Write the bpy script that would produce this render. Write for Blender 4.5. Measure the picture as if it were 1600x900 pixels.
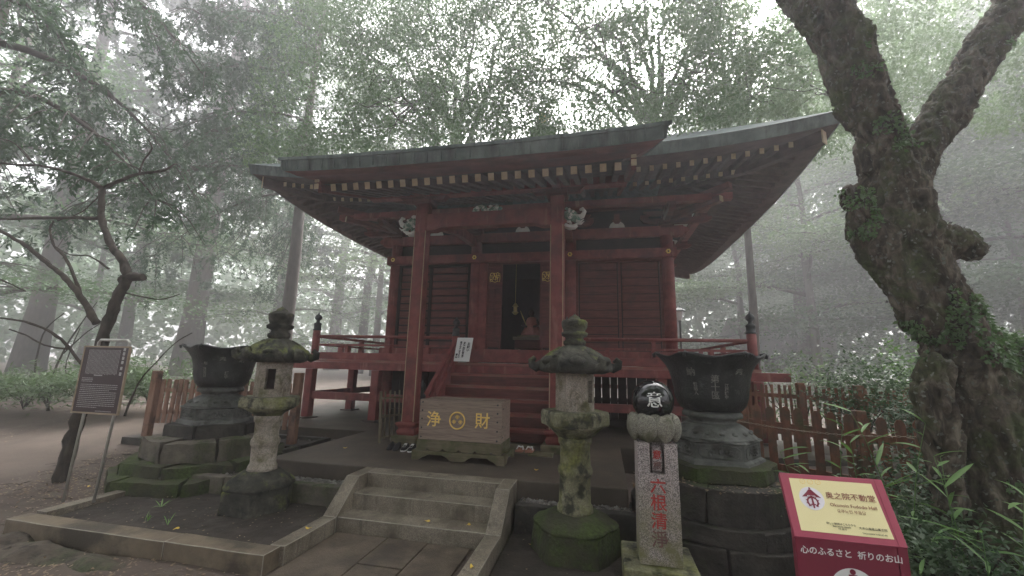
import bpy, bmesh, math, random
import numpy as np
from mathutils import Vector, Matrix, noise as mnoise
R_ = math.radians
SC = bpy.context.scene
for o in list(bpy.data.objects): bpy.data.objects.remove(o)

# ---------------------------------------------------------------- camera
cam = bpy.data.cameras.new('camera'); camo = bpy.data.objects.new('camera', cam)
SC.collection.objects.link(camo)
cam.sensor_width = 36.0; cam.lens = 640.64 / 1600 * 36.0
cam.clip_start = 0.05; cam.clip_end = 600
cr = Vector((0.97792088, 0.20755349, 0.02433724)); cu = Vector((0.01472231, -0.18459605, 0.9827042)); cf = Vector((-0.20845624, 0.96064866, 0.183576))
mw = Matrix.Identity(4)
for i in range(3):
    mw[i][0] = cr[i]; mw[i][1] = cu[i]; mw[i][2] = -cf[i]
mw.translation = Vector((0, 0, 1.9))
camo.matrix_world = mw
SC.camera = camo

# ---------------------------------------------------------------- sky, sun, exposure
W = bpy.data.worlds.new("World"); SC.world = W; W.use_nodes = True
wn, wl = W.node_tree.nodes, W.node_tree.links
wn.clear()
sky = wn.new('ShaderNodeTexSky'); sky.sky_type = 'NISHITA'; sky.sun_disc = False
SUN_EL, SUN_AZ = R_(50), R_(8)
sky.sun_elevation = SUN_EL; sky.sun_rotation = SUN_AZ
sky.air_density = 1.0; sky.dust_density = 8.0; sky.ozone_density = 1.0
hsv = wn.new('ShaderNodeHueSaturation'); hsv.inputs['Saturation'].default_value = 0.16
bg = wn.new('ShaderNodeBackground'); bg.inputs['Strength'].default_value = 0.15
wo = wn.new('ShaderNodeOutputWorld')
wl.new(sky.outputs[0], hsv.inputs['Color']); wl.new(hsv.outputs[0], bg.inputs[0]); wl.new(bg.outputs[0], wo.inputs[0])
sl = bpy.data.lights.new('sun', 'SUN'); sl.energy = 1.5; sl.angle = R_(25); sl.color = (1, 0.97, 0.93)
so = bpy.data.objects.new('sun', sl); SC.collection.objects.link(so)
sd = Vector((math.sin(SUN_AZ) * math.cos(SUN_EL), math.cos(SUN_AZ) * math.cos(SUN_EL), math.sin(SUN_EL)))
so.rotation_euler = sd.to_track_quat('Z', 'Y').to_euler()
SC.view_settings.view_transform = 'Standard'; SC.view_settings.look = 'None'
SC.view_settings.exposure = 2.22; SC.view_settings.gamma = 1.0
SC.cycles.volume_bounces = 3; SC.cycles.max_bounces = 8
SC.cycles.diffuse_bounces = 4; SC.cycles.transmission_bounces = 4; SC.cycles.transparent_max_bounces = 8
SC.cycles.use_denoising = True
SC.cycles.volume_step_rate = 4

# ---------------------------------------------------------------- materials
def MAT(name, cols, scale=3.0, rough=0.7, bump=0.3, bscale=40.0, dirt=None, dscale=1.2, dlo=0.5, dhi=0.62, moss=None, mlo=0.45, mhi=0.6,
        spec=0.4, metal=0.0, stretch=(1, 1, 1), speck=None, transl=None, up=0.0, stain=None, coat=0.0, disto=0.0, detail=8, lowmoss=None):
    m = bpy.data.materials.new(name); m.use_nodes = True
    n, l = m.node_tree.nodes, m.node_tree.links
    n.clear()
    out = n.new('ShaderNodeOutputMaterial'); b = n.new('ShaderNodeBsdfPrincipled')
    geo = n.new('ShaderNodeNewGeometry')
    mp = n.new('ShaderNodeMapping'); mp.inputs['Scale'].default_value = stretch
    l.new(geo.outputs['Position'], mp.inputs[0])
    def noise(s, det=detail, src=mp.outputs[0], d=disto):
        t = n.new('ShaderNodeTexNoise'); t.inputs['Scale'].default_value = s; t.inputs['Detail'].default_value = det
        t.inputs['Roughness'].default_value = 0.62; t.inputs['Distortion'].default_value = d
        l.new(src, t.inputs['Vector']); return t.outputs['Fac']
    def ramp(fac, stops):
        r = n.new('ShaderNodeValToRGB'); e = r.color_ramp.elements
        while len(e) < len(stops): e.new(0.5)
        for k, (p, c) in enumerate(stops):
            e[k].position = p; e[k].color = (*c, 1) if len(c) == 3 else c
        l.new(fac, r.inputs[0]); return r.outputs[0]
    def mix(fac, a, c):
        x = n.new('ShaderNodeMix'); x.data_type = 'RGBA'
        l.new(fac, x.inputs[0])
        for s, i in ((a, 6), (c, 7)):
            if isinstance(s, tuple): x.inputs[i].default_value = (*s, 1)
            else: l.new(s, x.inputs[i])
        return x.outputs[2]
    k = len(cols)
    col = ramp(noise(scale), [(0.32 + 0.36 * i / max(1, k - 1), c) for i, c in enumerate(cols)])
    raw = geo.outputs['Position']
    if speck:
        vs = n.new('ShaderNodeTexVoronoi'); vs.inputs['Scale'].default_value = speck[0]; l.new(raw, vs.inputs['Vector'])
        sp = ramp(vs.outputs['Color'], [(0.35, speck[1]), (0.5, speck[2]), (0.75, speck[3])])
        x = n.new('ShaderNodeMix'); x.data_type = 'RGBA'; x.blend_type = 'MULTIPLY'; x.inputs[0].default_value = speck[4] if len(speck) > 4 else 0.8
        l.new(col, x.inputs[6]); l.new(sp, x.inputs[7]); col = x.outputs[2]
    if dirt:
        f = ramp(noise(dscale, 10, raw), [(dlo, (0, 0, 0)), (dhi, (1, 1, 1))]); col = mix(f, col, dirt)
    if stain:
        mp2 = n.new('ShaderNodeMapping'); mp2.inputs['Scale'].default_value = stain[1]; l.new(raw, mp2.inputs[0])
        f = ramp(noise(1.0, 8, mp2.outputs[0]), [(stain[2], (0, 0, 0)), (stain[3], (1, 1, 1))]); col = mix(f, col, stain[0])
    rv = None
    if moss:
        f = ramp(noise(2.6, 12, raw), [(mlo, (0, 0, 0)), (mhi, (1, 1, 1))])
        if up:
            sx = n.new('ShaderNodeSeparateXYZ'); l.new(geo.outputs['Normal'], sx.inputs[0])
            mm = n.new('ShaderNodeMath'); mm.operation = 'MULTIPLY_ADD'; l.new(sx.outputs[2], mm.inputs[0]); mm.inputs[1].default_value = up; mm.inputs[2].default_value = 1 - up * 0.5
            m3 = n.new('ShaderNodeMath'); m3.operation = 'MULTIPLY'; m3.use_clamp = True; l.new(f, m3.inputs[0]); l.new(mm.outputs[0], m3.inputs[1]); f = m3.outputs[0]
        mc = ramp(noise(30, 6, raw), [(0.35, tuple(c * 0.6 for c in moss)), (0.65, tuple(c * 1.4 for c in moss))])
        col = mix(f, col, mc)
    if lowmoss:   # (colour, z_full, z_none): algae growing up from the damp ground
        sx = n.new('ShaderNodeSeparateXYZ'); l.new(raw, sx.inputs[0])
        mr = n.new('ShaderNodeMapRange'); l.new(sx.outputs[2], mr.inputs[0]); mr.inputs[1].default_value = lowmoss[1]; mr.inputs[2].default_value = lowmoss[2]; mr.inputs[3].default_value = 1.1; mr.inputs[4].default_value = 0
        m3 = n.new('ShaderNodeMath'); m3.operation = 'MULTIPLY'; m3.use_clamp = True
        l.new(mr.outputs[0], m3.inputs[0]); l.new(ramp(noise(7, 8, raw), [(0.3, (0.1,) * 3), (0.6, (1, 1, 1))]), m3.inputs[1])
        col = mix(m3.outputs[0], col, lowmoss[0])
    l.new(col, b.inputs['Base Color'])
    b.inputs['Roughness'].default_value = rough; b.inputs['Metallic'].default_value = metal
    b.inputs['Specular IOR Level'].default_value = spec
    if coat: b.inputs['Coat Weight'].default_value = coat
    if bump:
        bn = n.new('ShaderNodeBump'); bn.inputs['Strength'].default_value = bump; bn.inputs['Distance'].default_value = 0.02
        l.new(noise(bscale, 8), bn.inputs['Height']); l.new(bn.outputs[0], b.inputs['Normal'])
    surf = b.outputs[0]
    if transl:
        t = n.new('ShaderNodeBsdfTranslucent'); t.inputs[0].default_value = (*transl, 1)
        a = n.new('ShaderNodeAddShader'); l.new(surf, a.inputs[0]); l.new(t.outputs[0], a.inputs[1]); surf = a.outputs[0]
    l.new(surf, out.inputs[0])
    return m

M = {}
M['red'] = MAT('red painted wood', [(0.13, 0.036, 0.033), (0.21, 0.053, 0.048), (0.26, 0.08, 0.07)], 3.5, 0.62, 0.25, 60, dirt=(0.13, 0.042, 0.038), dscale=2.2, dlo=0.5, dhi=0.68, stain=((0.32, 0.15, 0.125), (7, 7, 1.1), 0.58, 0.74))
M['dred'] = MAT('weathered red board', [(0.08, 0.026, 0.023), (0.135, 0.042, 0.036), (0.18, 0.062, 0.052)], 5, 0.7, 0.3, 50, stretch=(0.4, 1, 4), dirt=(0.08, 0.035, 0.03), dscale=3, dlo=0.5, dhi=0.7)
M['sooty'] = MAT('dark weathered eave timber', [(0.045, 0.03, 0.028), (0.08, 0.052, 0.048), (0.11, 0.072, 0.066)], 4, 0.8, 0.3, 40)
M['tread'] = MAT('worn stair board', [(0.19, 0.055, 0.05), (0.26, 0.08, 0.068), (0.29, 0.135, 0.11)], 4, 0.6, 0.25, 60, stretch=(0.5, 3, 3), dirt=(0.2, 0.13, 0.10), dscale=2.5, dlo=0.5, dhi=0.68)
M['orange'] = MAT('faded vermilion fence wood', [(0.13, 0.055, 0.034), (0.22, 0.088, 0.052), (0.30, 0.14, 0.09)], 4, 0.8, 0.5, 60, stretch=(3, 3, 0.6), dirt=(0.13, 0.08, 0.05), dscale=5, dlo=0.46, dhi=0.6, moss=(0.10, 0.11, 0.04), mlo=0.58, mhi=0.75)
M['brownwood'] = MAT('brown fence wood', [(0.16, 0.085, 0.055), (0.25, 0.135, 0.09), (0.3, 0.18, 0.13)], 4, 0.8, 0.5, 60, stretch=(3, 3, 0.6), dirt=(0.10, 0.065, 0.05), dscale=4, dlo=0.5, dhi=0.65)
M['greywood'] = MAT('grey weathered wood', [(0.15, 0.12, 0.10), (0.24, 0.19, 0.155), (0.3, 0.25, 0.21)], 6, 0.75, 0.4, 60, stretch=(0.35, 1, 5), disto=1.2)
M['boxwood'] = MAT('grey brown offertory box wood', [(0.16, 0.115, 0.09), (0.25, 0.185, 0.15), (0.31, 0.235, 0.19)], 5, 0.62, 0.25, 60, stretch=(0.5, 1, 6), disto=1.5)
M['boxbase'] = MAT('damp box base wood', [(0.085, 0.07, 0.042), (0.14, 0.115, 0.072), (0.18, 0.15, 0.095)], 5, 0.75, 0.35, 60, stretch=(0.5, 1, 6), dirt=(0.07, 0.075, 0.03), dscale=4, dlo=0.42, dhi=0.62)
M['tan'] = MAT('ochre rafter end paint', [(0.34, 0.25, 0.16), (0.46, 0.36, 0.235)], 8, 0.6, 0.1)
M['gold'] = MAT('gold leaf', [(0.80, 0.54, 0.14), (0.88, 0.63, 0.22)], 20, 0.42, 0.1, metal=0.2)
M['goldpaint'] = MAT('gold paint', [(0.72, 0.50, 0.16), (0.80, 0.58, 0.22)], 20, 0.5, 0.1)
M['copper'] = MAT('patinated copper roof', [(0.06, 0.085, 0.082), (0.11, 0.14, 0.135), (0.15, 0.19, 0.178)], 2.2, 0.7, 0.2, 30, stain=((0.05, 0.062, 0.06), (5, 5, 0.4), 0.48, 0.66))
M['black'] = MAT('black lacquer metal cap', [(0.02, 0.022, 0.025), (0.05, 0.055, 0.055)], 10, 0.45, 0.2)
M['iron'] = MAT('dark cast bronze', [(0.010, 0.010, 0.011), (0.022, 0.023, 0.023), (0.042, 0.044, 0.042)], 6, 0.42, 0.45, 45, dirt=(0.075, 0.08, 0.075), dscale=9, dlo=0.6, dhi=0.72)
M['plaster'] = MAT('white plaster', [(0.62, 0.61, 0.57), (0.72, 0.71, 0.68)], 3, 0.8, 0.1)
M['carve'] = MAT('painted carving white and green', [(0.10, 0.2, 0.16), (0.16, 0.26, 0.2), (0.7, 0.68, 0.62)], 14, 0.6, 0.3, 50)
M['carvew'] = MAT('painted carving white', [(0.6, 0.6, 0.56), (0.72, 0.71, 0.68)], 14, 0.6, 0.3, 50)
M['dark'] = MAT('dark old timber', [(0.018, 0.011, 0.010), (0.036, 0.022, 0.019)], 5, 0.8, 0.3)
M['granite'] = MAT('speckled granite', [(0.36, 0.32, 0.31), (0.44, 0.39, 0.375)], 2, 0.75, 0.15, 90, speck=(170, (0.30, 0.29, 0.29), (0.95, 0.95, 0.95), (1.35, 1.3, 1.28), 0.9), lowmoss=((0.17, 0.165, 0.075), 0.3, 0.95))
M['kerb'] = MAT('kerb granite', [(0.15, 0.125, 0.095), (0.205, 0.175, 0.135), (0.25, 0.215, 0.17)], 3, 0.65, 0.3, 60, speck=(190, (0.5, 0.5, 0.5), (1, 1, 1), (1.35, 1.35, 1.3), 0.7), dirt=(0.085, 0.07, 0.048), dscale=2.3, dlo=0.48, dhi=0.66, stain=((0.055, 0.046, 0.034), (8, 8, 0.9), 0.56, 0.75))
M['kerbold'] = MAT('old brown kerb stone', [(0.12, 0.092, 0.062), (0.165, 0.13, 0.088), (0.21, 0.165, 0.11)], 3, 0.6, 0.4, 40, dirt=(0.06, 0.048, 0.034), dscale=1.6, dlo=0.47, dhi=0.6, moss=(0.06, 0.065, 0.028), mlo=0.56, mhi=0.74)
M['kerbedge'] = MAT('pale worn stone edge', [(0.2, 0.178, 0.145), (0.31, 0.28, 0.23)], 9, 0.6, 0.2)
M['paving'] = MAT('worn wet paving', [(0.065, 0.050, 0.037), (0.115, 0.09, 0.066), (0.165, 0.13, 0.096)], 3.5, 0.55, 0.4, 70, speck=(150, (0.6, 0.6, 0.6), (1, 1, 1), (1.3, 1.3, 1.3), 0.5), dirt=(0.06, 0.048, 0.038), dscale=2, dlo=0.45, dhi=0.65)
M['terrace'] = MAT('damp trampled terrace', [(0.052, 0.04, 0.03), (0.08, 0.063, 0.047), (0.112, 0.089, 0.067)], 1.6, 0.6, 0.3, 50, dirt=(0.055, 0.045, 0.035), dscale=1.0, dlo=0.45, dhi=0.65)
M['soil'] = MAT('damp dark soil', [(0.022, 0.017, 0.013), (0.038, 0.030, 0.024), (0.058, 0.046, 0.037)], 2.2, 0.85, 0.6, 35, dirt=(0.06, 0.05, 0.041), dscale=5, dlo=0.52, dhi=0.7)
M['mossstone'] = MAT('mossy stone', [(0.07, 0.062, 0.05), (0.115, 0.10, 0.078), (0.16, 0.14, 0.105)], 4, 0.85, 0.7, 30, moss=(0.055, 0.066, 0.026), mlo=0.5, mhi=0.6, up=0.8)
M['darkstone'] = MAT('dark plinth stone', [(0.018, 0.016, 0.014), (0.04, 0.035, 0.03), (0.07, 0.062, 0.052)], 3, 0.8, 0.8, 30, moss=(0.045, 0.06, 0.022), mlo=0.56, mhi=0.7, up=0.9, dirt=(0.12, 0.1, 0.08), dscale=4, dlo=0.62, dhi=0.75)
M['lanternstone'] = MAT('lichen lantern stone', [(0.10, 0.098, 0.06), (0.18, 0.172, 0.11), (0.27, 0.255, 0.18)], 3.5, 0.85, 0.6, 45, moss=(0.15, 0.155, 0.05), mlo=0.48, mhi=0.64, dirt=(0.035, 0.036, 0.024), dscale=6, dlo=0.48, dhi=0.6, speck=(70, (0.8, 0.8, 0.8), (1, 1, 1), (1.5, 1.5, 1.4), 0.5))
M['lanternpale'] = MAT('pale lantern stone', [(0.20, 0.17, 0.125), (0.31, 0.27, 0.225), (0.40, 0.35, 0.295)], 3.5, 0.85, 0.5, 45, dirt=(0.12, 0.11, 0.055), dscale=5, dlo=0.5, dhi=0.64, speck=(90, (0.6, 0.6, 0.6), (1, 1, 1), (1.2, 1.2, 1.2), 0.6))
M['lanterncap'] = MAT('dark mossy lantern cap stone', [(0.022, 0.022, 0.018), (0.05, 0.048, 0.038), (0.11, 0.105, 0.08)], 5, 0.9, 1.0, 30, moss=(0.13, 0.145, 0.045), mlo=0.53, mhi=0.63, up=0.8, dirt=(0.016, 0.016, 0.013), dscale=4, dlo=0.5, dhi=0.6)
M['mossbase'] = MAT('thick moss on stone', [(0.035, 0.034, 0.022), (0.06, 0.062, 0.03)], 5, 0.95, 1.0, 24, moss=(0.048, 0.068, 0.018), mlo=0.47, mhi=0.6)
M['pedestal'] = MAT('carved grey pedestal stone', [(0.075, 0.078, 0.072), (0.12, 0.123, 0.113), (0.17, 0.172, 0.16)], 6, 0.75, 0.5, 50, dirt=(0.06, 0.06, 0.05), dscale=5, dlo=0.5, dhi=0.62)
M['gravel'] = MAT('grey gutter gravel', [(0.06, 0.055, 0.05), (0.14, 0.13, 0.12), (0.26, 0.25, 0.23)], 9, 0.8, 0.4, detail=2)
M['blackstone'] = MAT('polished black granite', [(0.010, 0.010, 0.011), (0.018, 0.018, 0.02)], 20, 0.07, 0.0, spec=0.6)
M['white'] = MAT('white paint', [(0.74, 0.74, 0.72), (0.8, 0.8, 0.78)], 5, 0.6, 0.05)
M['ink'] = MAT('black ink', [(0.02, 0.02, 0.02), (0.03, 0.03, 0.03)], 5, 0.6, 0)
M['redpaint'] = MAT('red letter paint', [(0.36, 0.035, 0.03), (0.48, 0.055, 0.045)], 20, 0.6, 0.1)
M['fadedred'] = MAT('worn red grey letter paint', [(0.12, 0.075, 0.07), (0.2, 0.09, 0.08)], 20, 0.7, 0.1)
M['maroon'] = MAT('maroon enamel', [(0.19, 0.022, 0.045), (0.21, 0.026, 0.05)], 2, 0.4, 0.03)
M['maroonlight'] = MAT('maroon printed border', [(0.30, 0.05, 0.085), (0.33, 0.06, 0.095)], 2, 0.45, 0.02)
M['cream'] = MAT('cream printed panel', [(0.70, 0.62, 0.34), (0.73, 0.65, 0.37)], 1, 0.45, 0)
M['lilac'] = MAT('pale disc print', [(0.66, 0.63, 0.68), (0.68, 0.65, 0.7)], 1, 0.45, 0)
M['steel'] = MAT('dull stainless tube', [(0.36, 0.35, 0.32), (0.5, 0.48, 0.44)], 12, 0.4, 0.1, metal=0.5)
M['rust'] = MAT('weathered tan sign frame', [(0.26, 0.2, 0.14), (0.36, 0.28, 0.2)], 12, 0.6, 0.2)
M['wornwhite'] = MAT('worn pale inlay', [(0.10, 0.10, 0.09), (0.26, 0.25, 0.23)], 30, 0.7, 0.1)
M['board'] = MAT('dark printed info board', [(0.035, 0.02, 0.022), (0.05, 0.028, 0.03)], 2, 0.35, 0.02)
M['print'] = MAT('pale small print', [(0.38, 0.36, 0.36), (0.46, 0.44, 0.44)], 2, 0.5, 0)
M['bamboo'] = MAT('bamboo and old wood', [(0.10, 0.08, 0.05), (0.17, 0.14, 0.09)], 8, 0.6, 0.2)
M['shoeblack'] = MAT('black shoe fabric', [(0.012, 0.012, 0.014), (0.025, 0.025, 0.028)], 20, 0.8, 0.3)
M['sandal'] = MAT('wood sandal sole', [(0.3, 0.12, 0.075), (0.38, 0.17, 0.11)], 8, 0.6, 0.2)
M['robe'] = MAT('faded rose robe', [(0.45, 0.18, 0.15), (0.6, 0.3, 0.24)], 10, 0.7, 0.3)
M['skin'] = MAT('dark statue lacquer', [(0.05, 0.03, 0.025), (0.09, 0.05, 0.04)], 10, 0.4, 0.1)
M['brass'] = MAT('brass', [(0.5, 0.38, 0.15), (0.6, 0.46, 0.2)], 10, 0.3, 0, metal=0.8)
M['bark'] = MAT('mossy rough bark', [(0.012, 0.009, 0.007), (0.065, 0.052, 0.038), (0.19, 0.16, 0.125)], 11, 0.95, 1.0, 18, stretch=(1, 1, 0.45), moss=(0.06, 0.075, 0.03), mlo=0.5, mhi=0.66, dirt=(0.14, 0.14, 0.11), dscale=12, dlo=0.6, dhi=0.7, disto=0.6)
M['barkdark'] = MAT('dark wet bark', [(0.022, 0.017, 0.014), (0.05, 0.04, 0.032), (0.08, 0.065, 0.05)], 9, 0.95, 1.0, 18, stretch=(1, 1, 0.45))
M['barkfar'] = MAT('grey brown bark', [(0.05, 0.042, 0.035), (0.09, 0.078, 0.065)], 6, 0.95, 0.6, 12, stretch=(1, 1, 0.3))
M['twig'] = MAT('thin dark twigs', [(0.035, 0.028, 0.022), (0.06, 0.05, 0.04)], 6, 0.9, 0)
def leafmat(name, c1, c2, tr, rough=0.5):
    return MAT(name, [c1, tuple((a + b) / 2 for a, b in zip(c1, c2)), c2], 1.7, rough, 0, transl=tr, spec=0.35, detail=3)
M['leaf_broad'] = leafmat('glossy broad leaves', (0.038, 0.070, 0.036), (0.075, 0.115, 0.058), (0.045, 0.08, 0.028))
M['leaf_light'] = leafmat('light green maple leaves', (0.06, 0.10, 0.048), (0.11, 0.155, 0.075), (0.07, 0.11, 0.045))
M['leaf_conifer'] = leafmat('dark conifer sprays', (0.02, 0.045, 0.028), (0.045, 0.08, 0.045), (0.015, 0.03, 0.012), 0.7)
M['leaf_far'] = leafmat('grey green far leaves', (0.045, 0.075, 0.045), (0.08, 0.12, 0.065), (0.04, 0.07, 0.03), 0.7)
M['leaf_shrub'] = leafmat('shrub leaves', (0.05, 0.10, 0.035), (0.10, 0.17, 0.06), (0.05, 0.10, 0.02))
M['leaf_mid'] = leafmat('dull green low leaves', (0.04, 0.07, 0.035), (0.08, 0.115, 0.055), (0.035, 0.06, 0.02), 0.6)
M['leaf_dark'] = leafmat('dark shrub leaves', (0.03, 0.055, 0.028), (0.075, 0.11, 0.055), (0.015, 0.035, 0.01))
M['leaf_sasa'] = leafmat('fresh bamboo grass blades', (0.06, 0.13, 0.035), (0.13, 0.22, 0.07), (0.06, 0.12, 0.02))
M['leaf_yellow'] = leafmat('fallen yellow leaf', (0.55, 0.36, 0.05), (0.7, 0.5, 0.1), (0.1, 0.06, 0.01))
M['leaf_brown'] = leafmat('fallen brown leaf', (0.12, 0.075, 0.04), (0.26, 0.2, 0.13), (0.02, 0.01, 0.005))
M['ivy'] = leafmat('ivy leaves', (0.04, 0.075, 0.03), (0.085, 0.14, 0.055), (0.03, 0.06, 0.015))
M['concrete'] = MAT('pale imitation log concrete', [(0.24, 0.22, 0.19), (0.36, 0.33, 0.29)], 4, 0.85, 0.3)
M['farwall'] = MAT('pale far wall', [(0.3, 0.3, 0.29), (0.38, 0.37, 0.36)], 1, 0.8, 0.1)
M['lampblack'] = MAT('dark lamp metal', [(0.03, 0.035, 0.035), (0.05, 0.055, 0.055)], 4, 0.5, 0.1)
M['lampglass'] = MAT('frosted lamp glass', [(0.5, 0.52, 0.52), (0.6, 0.62, 0.62)], 4, 0.4, 0)

# ---------------------------------------------------------------- mesh helpers
ORG = {}
def link(o): SC.collection.objects.link(o); return o
def tag(o, label, cat, group=None, kind=None):
    if label: o['label'] = label
    if cat: o['category'] = cat
    if group: o['group'] = group
    if kind: o['kind'] = kind
    return o
def thing(name, loc, label, cat, group=None):
    o = link(bpy.data.objects.new(name, None)); o.location = loc; ORG[o.name] = Vector(loc); o.empty_display_size = 0.2
    return tag(o, label, cat, group)
class MB:
    def __init__(s): s.v = []; s.f = []; s.m = []; s.s = []
    def add(s, vs, fs, m=0, sm=False):
        k = len(s.v); s.v.extend([tuple(p) for p in vs])
        for f in fs: s.f.append(tuple(i + k for i in f)); s.m.append(m); s.s.append(sm)
        return s
    def box(s, x0, x1, y0, y1, z0, z1, m=0):
        return s.add([(x0, y0, z0), (x1, y0, z0), (x1, y1, z0), (x0, y1, z0), (x0, y0, z1), (x1, y0, z1), (x1, y1, z1), (x0, y1, z1)],
                     [(0, 3, 2, 1), (4, 5, 6, 7), (0, 1, 5, 4), (1, 2, 6, 5), (2, 3, 7, 6), (3, 0, 4, 7)], m)
    def bar(s, p, q, w, h, m=0, up=(0, 0, 1), endm=None):
        p, q = Vector(p), Vector(q); d = (q - p).normalized(); r = d.cross(Vector(up)).normalized(); u = r.cross(d)
        vs = [c + r * a * w / 2 + u * b * h / 2 for c in (p, q) for a, b in ((-1, -1), (1, -1), (1, 1), (-1, 1))]
        s.add(vs, [(4, 5, 6, 7), (0, 1, 5, 4), (1, 2, 6, 5), (2, 3, 7, 6), (3, 0, 4, 7)], m)
        return s.add(vs[:4], [(3, 2, 1, 0)], m if endm is None else endm)
    def ext(s, poly, axis, a, b, m=0):   # extrude a 2D outline along an axis; outline coordinates are the other two axes in order
        n = len(poly)
        def P(u, v, w): return {0: (w, u, v), 1: (u, w, v), 2: (u, v, w)}[axis]
        vs = [P(u, v, a) for u, v in poly] + [P(u, v, b) for u, v in poly]
        return s.add(vs, [tuple(range(n)), tuple(range(2 * n - 1, n - 1, -1))] + [(i, i + n, (i + 1) % n + n, (i + 1) % n) for i in range(n)], m)
    def lathe(s, cx, cy, prof, n=24, ph=0.0, m=0, sm=True, cap=True, rf=None):
        vs = []
        for r, z in prof:
            for i in range(n):
                a = ph + 2 * math.pi * i / n; rr = r * (rf(a, z) if rf else 1)
                vs.append((cx + rr * math.cos(a), cy + rr * math.sin(a), z))
        fs = [(j * n + i, j * n + (i + 1) % n, (j + 1) * n + (i + 1) % n, (j + 1) * n + i) for j in range(len(prof) - 1) for i in range(n)]
        s.add(vs, fs, m, sm)
        if cap:
            k = len(s.v) - len(vs); s.f.append(tuple(k + i for i in range(n - 1, -1, -1))); s.m.append(m); s.s.append(False)
            k += n * (len(prof) - 1); s.f.append(tuple(k + i for i in range(n))); s.m.append(m); s.s.append(False)
        return s
    def tube(s, pts, rad, n=8, m=0, sm=True, jit=0.0, seed=0, cap=True):
        pts = [Vector(p) for p in pts]; vs = []; ref = Vector((0.3, 1, 0.2))
        rd = random.Random(seed)
        for i, p in enumerate(pts):
            d = (pts[min(i + 1, len(pts) - 1)] - pts[max(i - 1, 0)]).normalized()
            a = d.cross(ref)
            if a.length < 0.1: a = d.cross(Vector((1, 0, 0)))
            a.normalize(); b = d.cross(a); r = rad[i] if hasattr(rad, '__len__') else rad
            for k in range(n):
                t = 2 * math.pi * k / n; q = r * (1 + (rd.uniform(-jit, jit) if jit else 0)); vs.append(p + a * math.cos(t) * q + b * math.sin(t) * q)
        fs = [(i * n + k, i * n + (k + 1) % n, (i + 1) * n + (k + 1) % n, (i + 1) * n + k) for i in range(len(pts) - 1) for k in range(n)]
        k0 = len(s.v); s.add(vs, fs, m, sm)
        if cap:
            s.f.append(tuple(k0 + i for i in range(n - 1, -1, -1))); s.m.append(m); s.s.append(False)
            k0 += n * (len(pts) - 1); s.f.append(tuple(k0 + i for i in range(n))); s.m.append(m); s.s.append(False)
        return s
    def ball(s, c, r, n=16, m=0, sc=(1, 1, 1)):
        prof = [(max(1e-4, r * math.sin(math.pi * j / n)), -r * math.cos(math.pi * j / n)) for j in range(n + 1)]
        k = len(s.v); s.lathe(0, 0, prof, n * 2, 0, m, True, False)
        s.v[k:] = [(c[0] + x * sc[0], c[1] + y * sc[1], c[2] + z * sc[2]) for x, y, z in s.v[k:]]
        return s
    def mesh(s, name, mats):
        me = bpy.data.meshes.new(name); me.from_pydata([tuple(v) for v in s.v], [], s.f)
        for x in (mats if isinstance(mats, (list, tuple)) else [mats]): me.materials.append(x)
        me.polygons.foreach_set('material_index', s.m); me.polygons.foreach_set('use_smooth', s.s); me.update()
        return me
    def build(s, name, mats, parent=None, bev=0.0, rough=0.0, cuts=0, label=None, freq=2.5, kind=None, seed=0.0):
        root = parent
        while root is not None and root.parent is not None: root = root.parent
        org = ORG.get(root.name, Vector((0, 0, 0))) if root is not None else Vector((0, 0, 0))
        if root is not None: s.v = [(x - org.x, y - org.y, z - org.z) for x, y, z in s.v]
        me = s.mesh(name, mats)
        if cuts or rough:
            bm = bmesh.new(); bm.from_mesh(me)
            bmesh.ops.recalc_face_normals(bm, faces=bm.faces)
            if cuts:
                for _ in range(cuts): bmesh.ops.subdivide_edges(bm, edges=bm.edges, cuts=1, use_grid_fill=True)
            if rough:
                bm.normal_update(); bmesh.ops.remove_doubles(bm, verts=bm.verts, dist=1e-5)
                for v in bm.verts:
                    q = v.co + org + Vector((seed, 0, 0))
                    v.co += mnoise.noise_vector(q * freq) * rough + mnoise.noise_vector(q * freq * 3.1) * rough * 0.4
            bm.to_mesh(me); bm.free()
        o = link(bpy.data.objects.new(name, me))
        if parent is not None: o.parent = parent
        if bev:
            bv = o.modifiers.new('bevel', 'BEVEL'); bv.material = 1 if (isinstance(mats, list) and len(mats) == 2 and mats[1] is M['kerbedge']) else -1; bv.width = bev; bv.segments = 2; bv.limit_method = 'ANGLE'; bv.angle_limit = R_(40)
        if label: o['label'] = label
        if kind: o['kind'] = kind
        return o
def root_org(p):
    while p.parent is not None: p = p.parent
    return ORG.get(p.name, Vector((0, 0, 0)))
def inst(me, name, parent, loc, rot=(0, 0, 0), sc=(1, 1, 1)):
    o = link(bpy.data.objects.new(name, me)); o.parent = parent
    o.location = Vector(loc) - (root_org(parent) if parent is not None else Vector((0, 0, 0))); o.rotation_euler = rot; o.scale = sc
    return o
def clone(root, loc, rz=0.0, label=None, sc=None):
    r = root.copy(); link(r); r.location = loc; r.rotation_euler = (0, 0, rz)
    if sc: r.scale = (sc, sc, sc)
    ORG[r.name] = Vector(loc)
    if label: r['label'] = label
    for ch in list(root.children):
        c = ch.copy(); link(c); c.parent = r
        for g in list(ch.children):
            d = g.copy(); link(d); d.parent = c
    return r
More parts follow.
